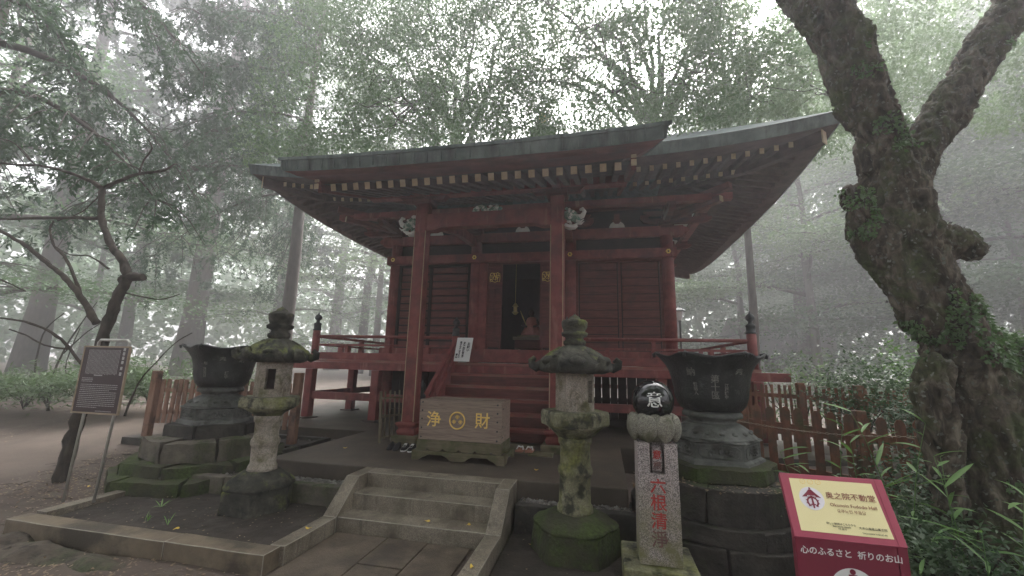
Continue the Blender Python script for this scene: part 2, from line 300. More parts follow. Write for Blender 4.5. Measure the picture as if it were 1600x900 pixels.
def text(name, body, size, origin, ex, ey, mat, parent=None, ext=0.003, off=0.0, align='CENTER', space=1.0, sx=1.0):
    """flat lettering: centre at origin, x axis ex, y axis ey"""
    cu = bpy.data.curves.new('lettering', 'FONT'); cu.body = body; cu.size = size; cu.align_x = align; cu.align_y = 'CENTER'
    cu.extrude = ext; cu.offset = off; cu.space_line = space; cu.resolution_u = 3
    t = link(bpy.data.objects.new('lettering_src', cu)); bpy.context.view_layer.update()
    me = bpy.data.meshes.new_from_object(t.evaluated_get(bpy.context.evaluated_depsgraph_get()))
    bpy.data.objects.remove(t)
    ex, ey = Vector(ex).normalized(), Vector(ey).normalized(); ez = ex.cross(ey)
    mt = Matrix((ex * sx, ey, ez)).transposed().to_4x4(); mt.translation = Vector(origin) - (root_org(parent) if parent is not None else Vector((0, 0, 0)))
    me.transform(mt); me.materials.clear(); me.materials.append(mat); me.name = name
    for p in me.polygons: p.use_smooth = False
    o = link(bpy.data.objects.new(name, me)); o.parent = parent
    return o
# ================================================================ TEMPLE HALL
X0, YC, HW = -2.04, 14.38, 3.73          # hall centre line, hall centre depth, half width to the column centres
ZT, ZF = 0.49, 1.92                       # terrace, veranda floor
YW = YC - HW
hall = thing('temple_hall', (X0, YC, ZT), 'old dark red wooden temple hall with sweeping upturned roof, porch and raised veranda', 'temple')
WOOD = [M['red'], M['dred'], M['dark'], M['gold'], M['plaster'], M['tan']]
def rot4(k, x, y):     # front-side coordinates (x along, y = distance in front of the centre) turned to side k
    for _ in range(k): x, y = -y, x
    return X0 + x, YC - y
def side_pt(k, s, d, z):
    # k=0 front, 1 right, 2 back, 3 left ; s along the side, d distance outward
    a = [(s, -d), (d, s), (-s, d), (-d, -s)][k]
    return (X0 + a[0], YC + a[1], z)
# columns
cm = MB().lathe(0, 0, [(0.155, 0), (0.155, 3.3)], 20, 0, 0, True).mesh('column', [M['red']])
ub = MB().lathe(0, 0, [(0.15, 0), (0.15, 1.43)], 16, 0, 0, True).mesh('floor_post', [M['red']])
offs = [-HW, -1.3, 1.3, HW]
cpos = [(a, b) for a in offs for b in offs if abs(a) == HW or abs(b) == HW]
for a, b in cpos:
    inst(cm, 'column', hall, (X0 + a, YC + b, ZF)); inst(ub, 'floor_post', hall, (X0 + a, YC + b, ZT))
# gold flower bosses on the columns
fb = MB()
for k in range(6):
    a = k * math.pi / 3; fb.ball((0.038 * math.cos(a), 0, 0.038 * math.sin(a)), 0.026, 6, 0, (1, .6, 1))
fb.ball((0, -0.01, 0), 0.022, 6, 1, (1, .8, 1))
fbm = fb.mesh('flower_boss', [M['gold'], M['dark']])
for a in offs: inst(fbm, 'flower_boss', hall, (X0 + a, YW - 0.225, 4.765))
# beams ringing the hall
def ring(name, half, w, z0, z1, mat, over=0.0, bev=0.006, sides=(0, 1, 2, 3)):
    for k in sides:
        e = over if k in (0, 2) else -w
        b = MB(); L = half + w / 2
        if k in (0, 2):
            y = YC + (-half if k == 0 else half); b.box(X0 - L - over, X0 + L + over, y - w / 2, y + w / 2, z0, z1)
        else:
            x = X0 + (half if k == 1 else -half); b.box(x - w / 2, x + w / 2, YC - half + w / 2 + 0.002, YC + half - w / 2 - 0.002, z0 + 0.003, z1 - 0.003)
        b.build(name, mat, hall, bev)
ring('lintel_beam', HW + 0.09, 0.22, 4.63, 4.87, M['red'], 0.0)
ring('head_beam', HW, 0.18, 5.21, 5.48, M['red'], 0.32)
ring('sill_beam', HW + 0.09, 0.24, 1.945, 2.28, M['red'], 0.0)
ring('wall_plate', HW, 0.22, 5.98, 6.22, M['dred'], 0.3)
ring('eave_purlin', 4.62, 0.18, 5.76, 5.92, M['red'], 0.35)
ring('ground_sill', HW - 0.02, 0.2, ZT, ZT + 0.16, M['dark'])
# curled beam noses at the front corners
for sx in (-1, 1):
    b = MB(); x = X0 + sx * (HW + 0.15)
    pts = [(0, 5.46), (0.2, 5.47), (0.36, 5.42), (0.40, 5.34), (0.34, 5.28), (0.30, 5.31), (0.26, 5.24), (0.14, 5.20), (0, 5.20)]
    b.ext([(x + sx * u, v) for u, v in pts], 1, YW - 0.075, YW + 0.075); b.build('beam_nose', M['red'], hall)
# wall infill above the lintel and below the roof
def wallseg(k, s0, s1, z0, z1, m, name, d=HW - 0.02, t=0.06):
    b = MB(); p, q = side_pt(k, s0, d, z0), side_pt(k, s1, d - t, z1)
    b.box(min(p[0], q[0]), max(p[0], q[0]), min(p[1], q[1]), max(p[1], q[1]), z0, z1)
    return b.build(name, m, hall)
for k in range(4):
    for a, c in zip(offs[:-1], offs[1:]):
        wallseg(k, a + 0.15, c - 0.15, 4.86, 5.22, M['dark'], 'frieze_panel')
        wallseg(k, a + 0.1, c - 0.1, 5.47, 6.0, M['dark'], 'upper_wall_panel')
        # sloping plaster soffit between wall and purlin
        b = MB(); sa, sc_ = a + 0.32, c - 0.32
        P = [side_pt(k, sa, 4.5, 5.90), side_pt(k, sc_, 4.5, 5.90), side_pt(k, sc_ - 0.12, 4.0, 6.10), side_pt(k, sa + 0.12, 4.0, 6.10)]
        P += [(x, y, z + 0.02) for x, y, z in P]
        b.add(P, [(0, 1, 2, 3), (7, 6, 5, 4), (0, 4, 5, 1), (1, 5, 6, 2), (2, 6, 7, 3), (3, 7, 4, 0)])
        b.build('plaster_soffit', M['plaster'], hall)
# plaster half discs above the head beam
for a, c in zip(offs[:-1], offs[1:]):
    b = MB(); m_ = X0 + (a + c) / 2
    b.ext([(m_ + 0.2 * math.cos(t), 5.485 + 0.19 * math.sin(t)) for t in np.linspace(0, math.pi, 13)], 1, YW - 0.05, YW - 0.03); b.build('plaster_half_disc', M['plaster'], hall)
    b = MB(); b.box(m_ - 0.07, m_ + 0.07, YW - 0.1, YW + 0.06, 5.68, 5.86); b.ext([(m_ - 0.05, 5.6), (m_ + 0.05, 5.6), (m_ + 0.12, 5.70), (m_ - 0.12, 5.70)], 1, YW - 0.09, YW + 0.05)
    b.build('strut_block', M['dred'], hall)
# bracket sets on the columns
def bracket_mesh():
    b = MB(); b.box(-0.19, 0.19, -0.19, 0.19, 0, 0.1); b.box(-0.14, 0.14, -0.14, 0.14, -0.06, 0)
    b.ext([(-0.62, 0.2), (-0.55, 0.11), (-0.4, 0.07), (0.4, 0.07), (0.55, 0.11), (0.62, 0.2)], 1, -0.07, 0.07)
    b.ext([(-1.1, 0.2), (-1.1, 0.13), (-0.95, 0.06), (0.3, 0.06), (0.4, 0.2)], 0, -0.07, 0.07)
    for p in ((-0.52, 0), (0, 0), (0.52, 0), (0, -0.5), (0, -0.89)): b.box(p[0] - 0.1, p[0] + 0.1, p[1] - 0.1, p[1] + 0.1, 0.2, 0.29)
    b.ext([(-0.62, 0.38), (-0.5, 0.29), (0.5, 0.29), (0.62, 0.38)], 1, -0.96, -0.82)
    b.ext([(-0.55, 0.4), (-0.45, 0.28), (0.45, 0.28), (0.55, 0.4)], 1, -0.065, 0.065)
    return b.mesh('bracket_set', [M['dred']])
bkm = bracket_mesh()
for k in range(4):
    for a in offs:
        p = side_pt(k, a, HW, 5.49)
        inst(bkm, 'bracket_set', hall, p, (0, 0, k * math.pi / 2))
for k in range(4):     # diagonal arms with pale tips
    for s in (-1, 1):
        if (k, s) in ((0, -1), (0, 1), (2, -1), (2, 1)):
            q0 = Vector(side_pt(k, s * (HW), HW, 5.66)); q1 = Vector(side_pt(k, s * (HW + 1.05), HW + 1.05, 5.74))
            MB().bar(q0, q1, 0.14, 0.15).bar(q1 + (q0 - q1) * 0.0, q1 + (q1 - q0).normalized() * 0.02, 0.12, 0.13, 1).build('hip_arm', [M['dred'], M['tan']], hall)
            MB().bar(q0 + Vector((0, 0, .26)), q1 + (q1 - q0) * 0.16 + Vector((0, 0, .22)), 0.14, 0.16).build('hip_arm', [M['dred']], hall)
# shutters with horizontal boards
def shutter(x0, x1, z0, z1, y, n, gap, rid):
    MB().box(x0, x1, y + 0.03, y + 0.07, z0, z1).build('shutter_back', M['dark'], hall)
    h = (z1 - z0) / n
    me = MB().box(-(x1 - x0 - 0.06) / 2, (x1 - x0 - 0.06) / 2, -0.028, 0.028, -(h - gap) / 2, (h - gap) / 2).mesh('shutter_board', [M['dred']])
    rd = random.Random(rid)
    for i in range(n):
        inst(me, 'shutter_board', hall, ((x0 + x1) / 2, y + rd.uniform(-.003, .003), z0 + h * (i + 0.5)), (rd.uniform(-.03, .03), rd.uniform(-.0025, .0025), 0))
for (xa, xb, gp) in ((X0 - HW + 0.17, X0 - 1.3 - 0.17, 0.05), (X0 + 1.3 + 0.17, X0 + HW - 0.17, 0.022)):
    mid = (xa + xb) / 2 - (0.1 if gp > .04 else -0.03)
    b = MB(); b.box(xa - 0.03, xa + 0.035, YW - 0.06, YW + 0.04, 2.28, 4.63); b.box(xb - 0.035, xb + 0.03, YW - 0.06, YW + 0.04, 2.28, 4.63); b.box(xa + .036, xb - .036, YW - 0.05, YW + 0.03, 4.57, 4.628)
    b.build('shutter_frame', M['dark'] if gp > .04 else M['dred'], hall)
    for x0, x1 in ((xa + 0.04, mid - 0.035), (mid + 0.035, xb - 0.04)):
        shutter(x0, x1, 2.29, 4.56, YW - 0.01, 11, gp, int(x0 * 10))
    MB().box(mid - 0.033, mid + 0.033, YW - 0.055, YW + 0.03, 2.28, 4.565).build('shutter_stile', M['dark'] if gp > .04 else M['dred'], hall)
# other walls: boarded
for k in (1, 2, 3):
    for a, c in zip(offs[:-1], offs[1:]):
        n = 9
        for i in range(n):
            s0 = a + 0.15 + (c - a - 0.3) * i / n; s1 = a + 0.15 + (c - a - 0.3) * (i + 1) / n - 0.006
            wallseg(k, s0, s1, 2.27, 4.64, M['dred'], 'wall_board', HW + 0.02 - 0.004 * (i % 2))
# door bay
dx0, dx1 = X0 - 1.3 + 0.15, X0 + 1.3 - 0.15
oL, oR = -2.56, -1.56
def door_leaf(x0, x1, nm):
    y = YW - 0.02
    d = MB(); d.box(x0, x1, y, y + 0.04, 2.36, 4.6); o = d.build('door', [M['dred']], hall)
    w = x1 - x0
    f = MB()
    for a, b_ in ((x0, x0 + 0.05), (x1 - 0.05, x1)): f.box(a, b_, y - 0.03, y, 2.30, 4.6)
    for z in (2.34, 2.72, 3.0, 3.32, 3.6, 3.92, 4.5): f.box(x0 + 0.05, x1 - 0.05, y - 0.026, y - 0.001, z, z + 0.055)
    f.box((x0 + x1) / 2 - 0.02, (x0 + x1) / 2 + 0.02, y - 0.024, y - 0.001, 2.775, 3.91)
    f.build('door_frame', M['dred'], o)
    g = MB(); rd = random.Random(5)
    cx, cz = (x0 + x1) / 2, 4.22
    for sx in (-1, 1):
        for j in range(7):
            a0 = rd.uniform(0, 6.28); r0 = rd.uniform(0.02, 0.045)
            ox, oz = rd.uniform(0.01, w * 0.28), rd.uniform(-0.1, 0.1)
            pts = [(cx + sx * (ox + r0 * math.cos(a0 + t)), y - 0.034, cz + oz + r0 * math.sin(a0 + t) * 1.1) for t in np.linspace(0, 4.2, 8)]
            g.tube(pts, 0.007, 5)
        g.tube([(cx + sx * w * u, y - 0.034, cz + v) for u, v in ((0, .12), (.2, .13), (.33, .11), (.35, 0), (.33, -.12), (.2, -.1), (0, -.13))], 0.007, 5)
    g.build('gilt_fretwork', M['gold'], o)
door_leaf(-2.98, oL - 0.02, 'l'); door_leaf(oR + 0.02, -1.14, 'r')
for x0, x1 in ((dx0 - 0.02, -2.99), (-1.13, dx1 + 0.02)): MB().box(x0, x1, YW - 0.08, YW + 0.06, 2.28, 4.63).build('door_jamb', M['red'], hall)
MB().box(-2.989, -1.131, YW - 0.05, YW + 0.06, 4.602, 4.629).build('door_head', M['dred'], hall)
# veranda
vb = MB(); v1, v0 = 5.18, HW + 0.22
vb.box(X0 - v1, X0 + v1, YC - v1, YC - v0, 1.862, 1.92); vb.box(X0 - v1, X0 + v1, YC + v0, YC + v1, 1.862, 1.92)
vb.box(X0 - v1, X0 - v0, YC - v0 + .002, YC + v0 - .002, 1.862, 1.92); vb.box(X0 + v0, X0 + v1, YC - v0 + .002, YC + v0 - .002, 1.862, 1.92)
vb.box(X0 - v0 + .002, X0 + v0 - .002, YC - v0 + .002, YC + v0 - .002, 1.84, 1.91)
vb.build('veranda_floor', M['tread'], hall)
EB = 5.10
for k in range(4):
    b = MB()
    if k in (0, 2):
        y = YC + (-EB if k == 0 else EB); b.box(X0 - EB - 0.6, X0 + EB + 0.6, y - 0.08, y + 0.08, 1.685, 1.858)
    else:
        x = X0 + (EB if k == 1 else -EB); b.box(x - 0.08, x + 0.08, YC - EB + 0.082, YC + EB - 0.082, 1.688, 1.855)
    b.build('veranda_beam', M['red'], hall, 0.008)
pm = MB().box(-0.1, 0.1, -0.1, 0.1, 0.0, 1.19).mesh('veranda_post', [M['red']])
fs = MB(); fs.ext([(-0.19, -0.17), (0.18, -0.19), (0.2, 0.17), (-0.17, 0.2)], 2, -0.08, 0.035)
fsm = fs.mesh('footing_stone', [M['terrace']])
vo = [-EB, -3.28, -1.62, 1.62, 3.28, EB]
for k in range(4):
    for s in vo:
        if k in (1, 3) and abs(s) == EB: continue
        p = side_pt(k, s, EB, ZT); o = inst(pm, 'veranda_post', hall, p); 
        bv = o.modifiers.new('b', 'BEVEL'); bv.width = 0.01; inst(fsm, 'footing_stone', hall, p, (0, 0, s + k))
for k in range(4):
    for a, c in zip(vo[:-1], vo[1:]):
        if k == 0 and a == -1.62: continue
        p, q = side_pt(k, a + 0.102, EB, 1.04), side_pt(k, c - 0.102, EB, 1.04)
        MB().bar(p, q, 0.07, 0.175).build('tie_beam', M['red'], hall, 0.006)
# inner joists from wall to veranda edge
for a in vo: MB().box(X0 + a - .06, X0 + a + .06, YC - EB + .085, YW - .01, 1.70, 1.855).build('joist', M['red'], hall)
# skirting planks under the floor
for k in (0, 1, 3):
    s = -HW + 0.16
    rd = random.Random(k)
    while s < HW - 0.25:
        w_ = rd.uniform(0.17, 0.24); p, q = side_pt(k, s, HW + 0.03 + rd.uniform(0, .012), 0), side_pt(k, min(s + w_ - 0.016, HW - .16), HW, 0)
        MB().box(min(p[0], q[0]), max(p[0], q[0]), min(p[1], q[1]), max(p[1], q[1]), ZT + 0.17, 1.84).build('skirting_plank', M['dark'], hall)
        s += w_
# railing
def newel(x, y, zb, parent, r=0.09, top=2.64):
    b = MB(); b.lathe(x, y, [(r, zb), (r, top)], 20); o = b.build('newel_post', M['red'], parent)
    c = MB(); t = top
    c.lathe(x, y, [(r + .012, t), (r + .012, t + .03), (r * .98, t + .035), (r * .95, t + .14), (r + .008, t + .15), (r * .9, t + .19), (r * .5, t + .21), (r * .42, t + .25), (r * .95, t + .30), (r * 1.0, t + .34), (r * .7, t + .39), (r * .25, t + .42), (r * .12, t + .46), (0.004, t + .47)], 20)
    c.build('onion_cap', M['black'], o)
    return o
VR = EB - 0.02
for sx in (-1, 1): newel(X0 + sx * VR, YC - VR, 1.92, hall)
for sx in (-1, 1): newel(X0 + sx * VR, YC + VR, 1.92, hall)
XS = 1.315
for sx in (-1, 1): newel(X0 + sx * XS, YC - VR, 1.92, hall, 0.085, 2.53)
def railing(p, q, posts):
    p, q = Vector(p), Vector(q); d = (q - p); L = d.length; d.normalize()
    def P(t, z): v = p + d * t; return (v.x, v.y, z)
    MB().tube([P(0, 2.495), P(L, 2.495)], 0.036, 10).build('top_rail', M['red'], hall)
    MB().bar(P(0, 2.285), P(L, 2.285), 0.05, 0.05).build('middle_rail', M['red'], hall)
    MB().bar(P(0, 2.01), P(L, 2.01), 0.11, 0.17).build('bottom_rail', M['red'], hall, 0.008)
    for t, full in posts:
        MB().bar(P(t, 2.097), P(t, 2.26), 0.14, 0.09, up=(d.x, d.y, 0)).build('rail_strut', M['red'], hall)
        if full:
            MB().bar(P(t, 2.312), P(t, 2.46), 0.11, 0.08, up=(d.x, d.y, 0)).build('rail_strut', M['red'], hall)
yf = YC - VR
railing((X0 - VR + .08, yf, 0), (X0 - XS - .07, yf, 0), [(0.85, 0), (1.98, 1), (3.0, 0)])
railing((X0 + XS + .07, yf, 0), (X0 + VR - .08, yf, 0), [(0.8, 0), (1.77, 1), (2.9, 0)])
for sx in (-1, 1):
    railing((X0 + sx * VR, yf + .08, 0), (X0 + sx * VR, YC + VR - .08, 0), [(1.0, 0), (2.0, 1), (3.2, 0), (4.4, 1), (5.6, 0), (6.8, 1), (8.0, 0), (9, 1)])
# wooden stair
sxL, sxR = X0 - 1.24, X0 + 1.24
NS, RZ, RN = 5, (ZF - ZT) / 6, 0.30
for k in range(1, NS + 1):
    z = ZF - RZ * k; yl = 9.2 - RN * k
    MB().box(sxL, sxR, yl, yl + RN + 0.035, z - 0.055, z).build('stair_tread', M['tread'], hall, 0.006)
    MB().box(sxL, sxR, yl + RN + 0.002, yl + RN + 0.03, z + 0.002, z + RZ - 0.057).build('stair_riser', M['dred'], hall)
MB().box(sxL, sxR, 9.2 - RN * NS + 0.03, 9.2 - RN * NS + .06, ZT + 0.02, ZF - RZ * NS - 0.057).build('stair_riser', M['dred'], hall)
for sx, x in ((-1, sxL - 0.045), (1, sxR + 0.045)):
    b = MB(); y1 = 9.14; y0 = 9.2 - RN * NS - 0.12
    sl_ = RZ / RN
    b.ext([(y0, ZT + 0.02), (y0 + .35, ZT + .02), (y1, ZF - 0.32), (y1, ZF + 0.06), (y0 + .05, ZF + .1 - (y1 - y0 - .05) * sl_), (y0, ZT + .25)], 0, x - 0.04, x + 0.04)
    b.build('stair_stringer', M['red'], hall, 0.006)
    for dz, w_, nm in ((0.50, 0.075, 'stair_handrail'), (0.28, 0.05, 'stair_midrail')):
        MB().bar((x, y0 - 0.02, ZF + dz - (9.2 - y0) * sl_ + 0.05), (x, 9.25, ZF + dz), w_, w_).build(nm, M['red'], hall, 0.006)
    for t in (0.3, 0.7):
        yy = y0 + (9.2 - y0) * t; zz = ZF - (9.2 - yy) * sl_
        MB().box(x - .035, x + .035, yy - .05, yy + .05, zz + .05, zz + .5).build('rail_strut', M['red'], hall)
    newel(x, y0 - 0.08, ZT + .02, hall, 0.07, ZT + 0.62)
# ---------------------------------------------------------------- porch
PX = (-3.40, -0.74); PY = 7.22
for i, x in enumerate(PX):
    w, c = 0.125, 0.03
    P8 = [(-w, -w + c), (-w + c, -w), (w - c, -w), (w, -w + c), (w, w - c), (w - c, w), (-w + c, w), (-w, w - c)]
    b = MB(); b.ext([(x + u, PY + v) for u, v in P8], 2, 0.82, 4.98)
    o = b.build('porch_post', [M['red']], hall)
    g = MB()
    for sx in (-1, 1):
        g.bar((x + sx * (w - c / 2), PY - w + c / 2 - .003, .84), (x + sx * (w - c / 2), PY - w + c / 2 - .003, 4.42), 0.012, 0.012, up=(1, 0, 0))
    g.build('gilt_edge_line', M['tan'], o)
    b = MB(); b.ext([(x - .24, PY - .24), (x + .24, PY - .24), (x + .24, PY + .24), (x - .24, PY + .24)], 2, ZT, ZT + 0.13); b.build('base_stone', M['boxbase'], hall, 0.02)
    b = MB(); s2 = math.sqrt(2)
    b.lathe(x, PY, [(.15 * s2, .622), (.17 * s2, .66), (.17 * s2, .70), (.145 * s2, .74), (.19 * s2, .80), (.19 * s2, .835), (.13 * s2, .85)], 4, math.pi / 4, 0, False); b.build('post_shoe', M['red'], hall)
    # carved animal head nosing on the outer side
    sx = -1 if i == 0 else 1
    for (dy, dirv) in ((0, (sx, 0)), ):
        b = MB(); rd = random.Random(3 + i)
        def Q(u, v, t): return (x + sx * (w + u), PY + t, v)
        b.ball(Q(.12, 4.62, 0), .11, 10, 0, (1.1, .8, 1.0)); b.ball(Q(.22, 4.56, 0), .085, 8, 0, (1, .8, 1))
        b.tube([Q(.25, 4.57, 0), Q(.33, 4.60, 0), Q(.37, 4.68, 0), Q(.33, 4.74, 0), Q(.28, 4.72, 0)], [.055, .05, .04, .035, .02], 8, 1)
        for t in (-.06, .06):
            b.tube([Q(.22, 4.49, t), Q(.30, 4.47, t), Q(.36, 4.52, t)], [.025, .02, .006], 6, 1)
            b.tube([Q(.02, 4.43, t), Q(.1, 4.39, t), Q(.19, 4.40, t), Q(.24, 4.44, t)], [.03, .032, .03, .015], 6, 1)
            b.ball(Q(.17, 4.66, t * 1.5), .022, 6, 1)
            for k in range(9):
                a = rd.uniform(0, 6.28); b.ball(Q(.06 + .07 * math.cos(a) + rd.uniform(-.02, .04), 4.60 + .13 * math.sin(a), t * 1.2), rd.uniform(.02, .036), 5, rd.choice((0, 1)))
        b.build('carved_nosing', [M['carve'], M['carvew']], hall)
# rainbow beam between the posts
b = MB(); n = 16; xs = np.linspace(PX[0] + .126, PX[1] - .126, n + 1)
low = [(x, 4.43 + (0.05 if 0.12 < (x - xs[0]) / (xs[-1] - xs[0]) < 0.88 else 0.0)) for x in xs]
b.ext(low + [(xs[-1], 4.76), (xs[0], 4.76)], 1, PY - .1, PY + .1); b.build('porch_tie_beam', M['red'], hall)
# carved frog-leg strut in the middle, white and green
b = MB(); rd = random.Random(9); mx = sum(PX) / 2
for k in range(34):
    u = rd.uniform(-1, 1); b.ball((mx + u * .26, PY - .06 + rd.uniform(-.03, .03), 4.78 + rd.random() * .16 * (1 - abs(u) * .6)), rd.uniform(.02, .045), 5, rd.choice((0, 0, 1)), (1.3, .7, 1))
b.build('carved_strut', [M['carve'], M['carvew']], hall)
for x in PX:
    b = MB(); b.box(x - .19, x + .19, PY - .19, PY + .19, 4.985, 5.07); b.ext([(x - .5, 5.15), (x - .42, 5.07), (x + .42, 5.07), (x + .5, 5.15)], 1, PY - .07, PY + .07)
    b.ext([(PY - .5, 5.15), (PY - .42, 5.07), (PY + .42, 5.07), (PY + .5, 5.15)], 0, x - .07, x + .07); b.build('porch_bracket', M['dred'], hall)
    # tie beam back to the hall
    pts = [(7.35, 4.55), (8.2, 4.78), (9.2, 5.0), (10.5, 5.1)]
    up = [(y, z + .24) for y, z in pts]
    MB().ext(pts + up[::-1], 0, x - .08, x + .08).build('curved_tie_beam', M['red'], hall)
MB().box(X0 - 2.55, X0 + 2.55, PY - .1, PY + .1, 5.152, 5.31).build('porch_purlin', M['red'], hall, 0.006)
# ---------------------------------------------------------------- porch rafters and roof
PS = 0.335                                     # slope of the porch rafters
rl = 4.3
rm = MB().bar((0, 0, 0), (0, rl, rl * PS), 0.095, 0.115, 0, endm=1).mesh('porch_rafter', [M['sooty'], M['tan']])
NP = 23
pxs = np.linspace(-4.36, 0.29, NP)
def plift(x): return 0.05 * (abs(x - X0) / 2.98) ** 3
for x in pxs: inst(rm, 'porch_rafter', hall, (x, 5.70, 4.745 + plift(x) * .6))
PW = 2.995; YE = 5.2
def proof(x, y): # top surface of porch roof
    t = (y - YE); return 5.035 + plift(x) * 1.2 + 0.40 * t + 0.012 * t * t
G = MB(); nx, ny = 24, 8
ysp = np.linspace(YE, 9.9, ny + 1)
def grid(G, fn, us, vs, m=0, flip=False, sm=True):
    k = [[fn(u, v) for u in us] for v in vs]; W_ = len(us)
    vv = [p for r in k for p in r]
    ff = [(j * W_ + i, j * W_ + i + 1, (j + 1) * W_ + i + 1, (j + 1) * W_ + i) for j in range(len(vs) - 1) for i in range(W_ - 1)]
    if flip: ff = [f[::-1] for f in ff]
    G.add(vv, ff, m, sm)
us = np.linspace(-1, 1, nx + 1)
grid(G, lambda u, y: (X0 + u * PW, y, proof(X0 + u * PW, y)), us, ysp, 0)
# thick eave: copper edge, then red boards stepping back to the rafters
def fas(u, j):
    x = X0 + u * PW; zt = proof(x, YE); s = 1 - j * 0.018
    return [(x, YE, zt), (X0 + u * (PW - .03), YE + 0.015, zt - .03), (X0 + u * (PW - .06), YE + .05, zt - .215)][j]
grid(G, lambda u, j: fas(u, int(j)), us, [0, 1, 2], 0, True, False)
for sx in (-1, 1):
    grid(G, lambda y, j: (X0 + sx * (PW - [0, .03, .06][int(j)]), y, proof(X0 + sx * PW, y) - [0, .03, .215][int(j)]), ysp, [0, 1, 2], 0, sx < 0, False)
G.build('porch_roof', [M['copper']], hall)
sm_ = MB()
for i in range(27):
    x = X0 - PW + .12 + i * .222; zt = proof(x, YE); sm_.box(x - .004, x + .004, YE + .008, YE + .07, zt - .20, zt - .028)
sm_.build('fascia_seams', M['copper'], hall, kind='stuff')
b = MB()
grid(b, lambda u, j: [(X0 + u * (PW + .012), YE - .012, proof(X0 + u * PW, YE) + .004), (X0 + u * (PW + .012), YE - .012, proof(X0 + u * PW, YE) - .045), (X0 + u * (PW - .02), YE + .02, proof(X0 + u * PW, YE) - .047)][int(j)], us, [0, 1, 2], 0, True, False)
b.build('fascia_lip', M['copper'], hall)
G = MB()
def bd(u, j):
    x = X0 + u * PW; zt = proof(x, YE)
    return [(X0 + u * (PW - .08), YE + .06, zt - .213), (X0 + u * (PW - .14), YE + .13, zt - .217), (X0 + u * (PW - .2), YE + .2, zt - .235), (X0 + u * (PW - .45), YE + .46, zt - .235 + .0), ][j]
grid(G, lambda u, j: bd(u, int(j)), us, [0, 1, 2, 3], 0, True, False)
# side strips under the rake
for sx in (-1, 1):
    grid(G, lambda y, j: (X0 + sx * (PW - [.08, .2, .49][int(j)]), max(y, YE + .06 if j < 1 else (YE + .2 if j < 2 else YE + .46)), proof(X0 + sx * PW, max(y, YE + [.06, .2, .46][int(j)])) - [.213, .235, .30][int(j)]), ysp, [0, 1, 2], 0, sx < 0, False)
G.build('porch_eave_board', [M['dred']], hall)
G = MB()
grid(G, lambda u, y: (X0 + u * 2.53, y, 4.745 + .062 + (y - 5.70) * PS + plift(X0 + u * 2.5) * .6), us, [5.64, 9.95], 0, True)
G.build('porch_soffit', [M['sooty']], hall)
for sx in (-1, 1):
    x = X0 + sx * 2.54
    b = MB(); b.bar((x, 5.62, 4.81), (x, 9.9, 4.81 + 4.28 * PS), 0.07, 0.30); o = b.build('rake_board', M['dred'], hall)
    g = MB(); g.box(x - .037, x + .037, 5.555, 5.575, 4.69, 4.78); g.box(x - .037, x + .037, 5.555, 5.575, 4.81, 4.90); g.box(x - .037, x + .037, 5.555, 5.575, 4.925, 4.98); g.build('gilt_fitting', M['tan'], o)
# ---------------------------------------------------------------- main roof
HE = 6.5; ZE = 6.27; ZA = 10.55
def mlift(t): t = min(1.0, abs(t)); return 0.39 * t ** 3.2
def rp(k, u, v, dz=0.0, ins=0.0):
    # u along eave -1..1, v 0 eave .. 1 apex
    h = (HE - ins) * (1 - v) + 0.28 * v
    zz = ZE + mlift(u) * (1 - v) ** 2 + (ZA - ZE) * (0.80 * v + 0.20 * v ** 2.2) + dz
    return side_pt(k, u * h, h, zz)
G = MB(); us2 = np.linspace(-1, 1, 49)
for k in range(4):
    grid(G, lambda u, v: rp(k, u, v), us2, np.linspace(0, 1, 13), 0)
    grid(G, lambda u, j: rp(k, u, 0, -[0, .03, .23][int(j)], [0, .02, .07][int(j)]), us2, [0, 1, 2], 0, True, False)
G.build('roof', [M['copper']], hall)
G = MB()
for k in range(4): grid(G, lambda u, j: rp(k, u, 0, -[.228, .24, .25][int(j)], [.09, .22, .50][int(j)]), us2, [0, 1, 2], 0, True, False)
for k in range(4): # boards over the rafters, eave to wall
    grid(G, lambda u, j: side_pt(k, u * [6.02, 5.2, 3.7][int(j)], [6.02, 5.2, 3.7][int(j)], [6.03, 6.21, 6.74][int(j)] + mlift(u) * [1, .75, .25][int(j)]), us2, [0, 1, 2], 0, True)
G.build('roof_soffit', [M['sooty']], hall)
# rafters, two tiers
def raft(p, q, w, h, nm, me_cache={}):
    o = MB().bar(p, q, w, h, 0, endm=1)
    return o
sp = 0.262
for k in (0, 1, 3, 2):
    nn = int(5.95 / sp)
    for i in range(-nn, nn + 1):
        s = i * sp; u = s / 6.1
        if k == 2 and i % 1: continue
        if k == 2: continue
        d1 = max(5.0, abs(s) - .02)
        if d1 < 5.95:
            z0 = 5.955 + mlift(u); z1 = z0 + (6.02 - d1) * .21 - mlift(u) * .22 * (6.02 - d1)
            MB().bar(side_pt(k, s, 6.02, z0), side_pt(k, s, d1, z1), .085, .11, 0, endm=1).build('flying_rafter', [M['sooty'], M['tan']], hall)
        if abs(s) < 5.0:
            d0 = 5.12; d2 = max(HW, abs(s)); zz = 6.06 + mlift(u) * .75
            MB().bar(side_pt(k, s, d0, zz), side_pt(k, s, d2, zz + (d0 - d2) * .36 - mlift(u) * .4 * (d0 - d2) / 1.4), .085, .115, 0, endm=1).build('base_rafter', [M['sooty'], M['tan']], hall)
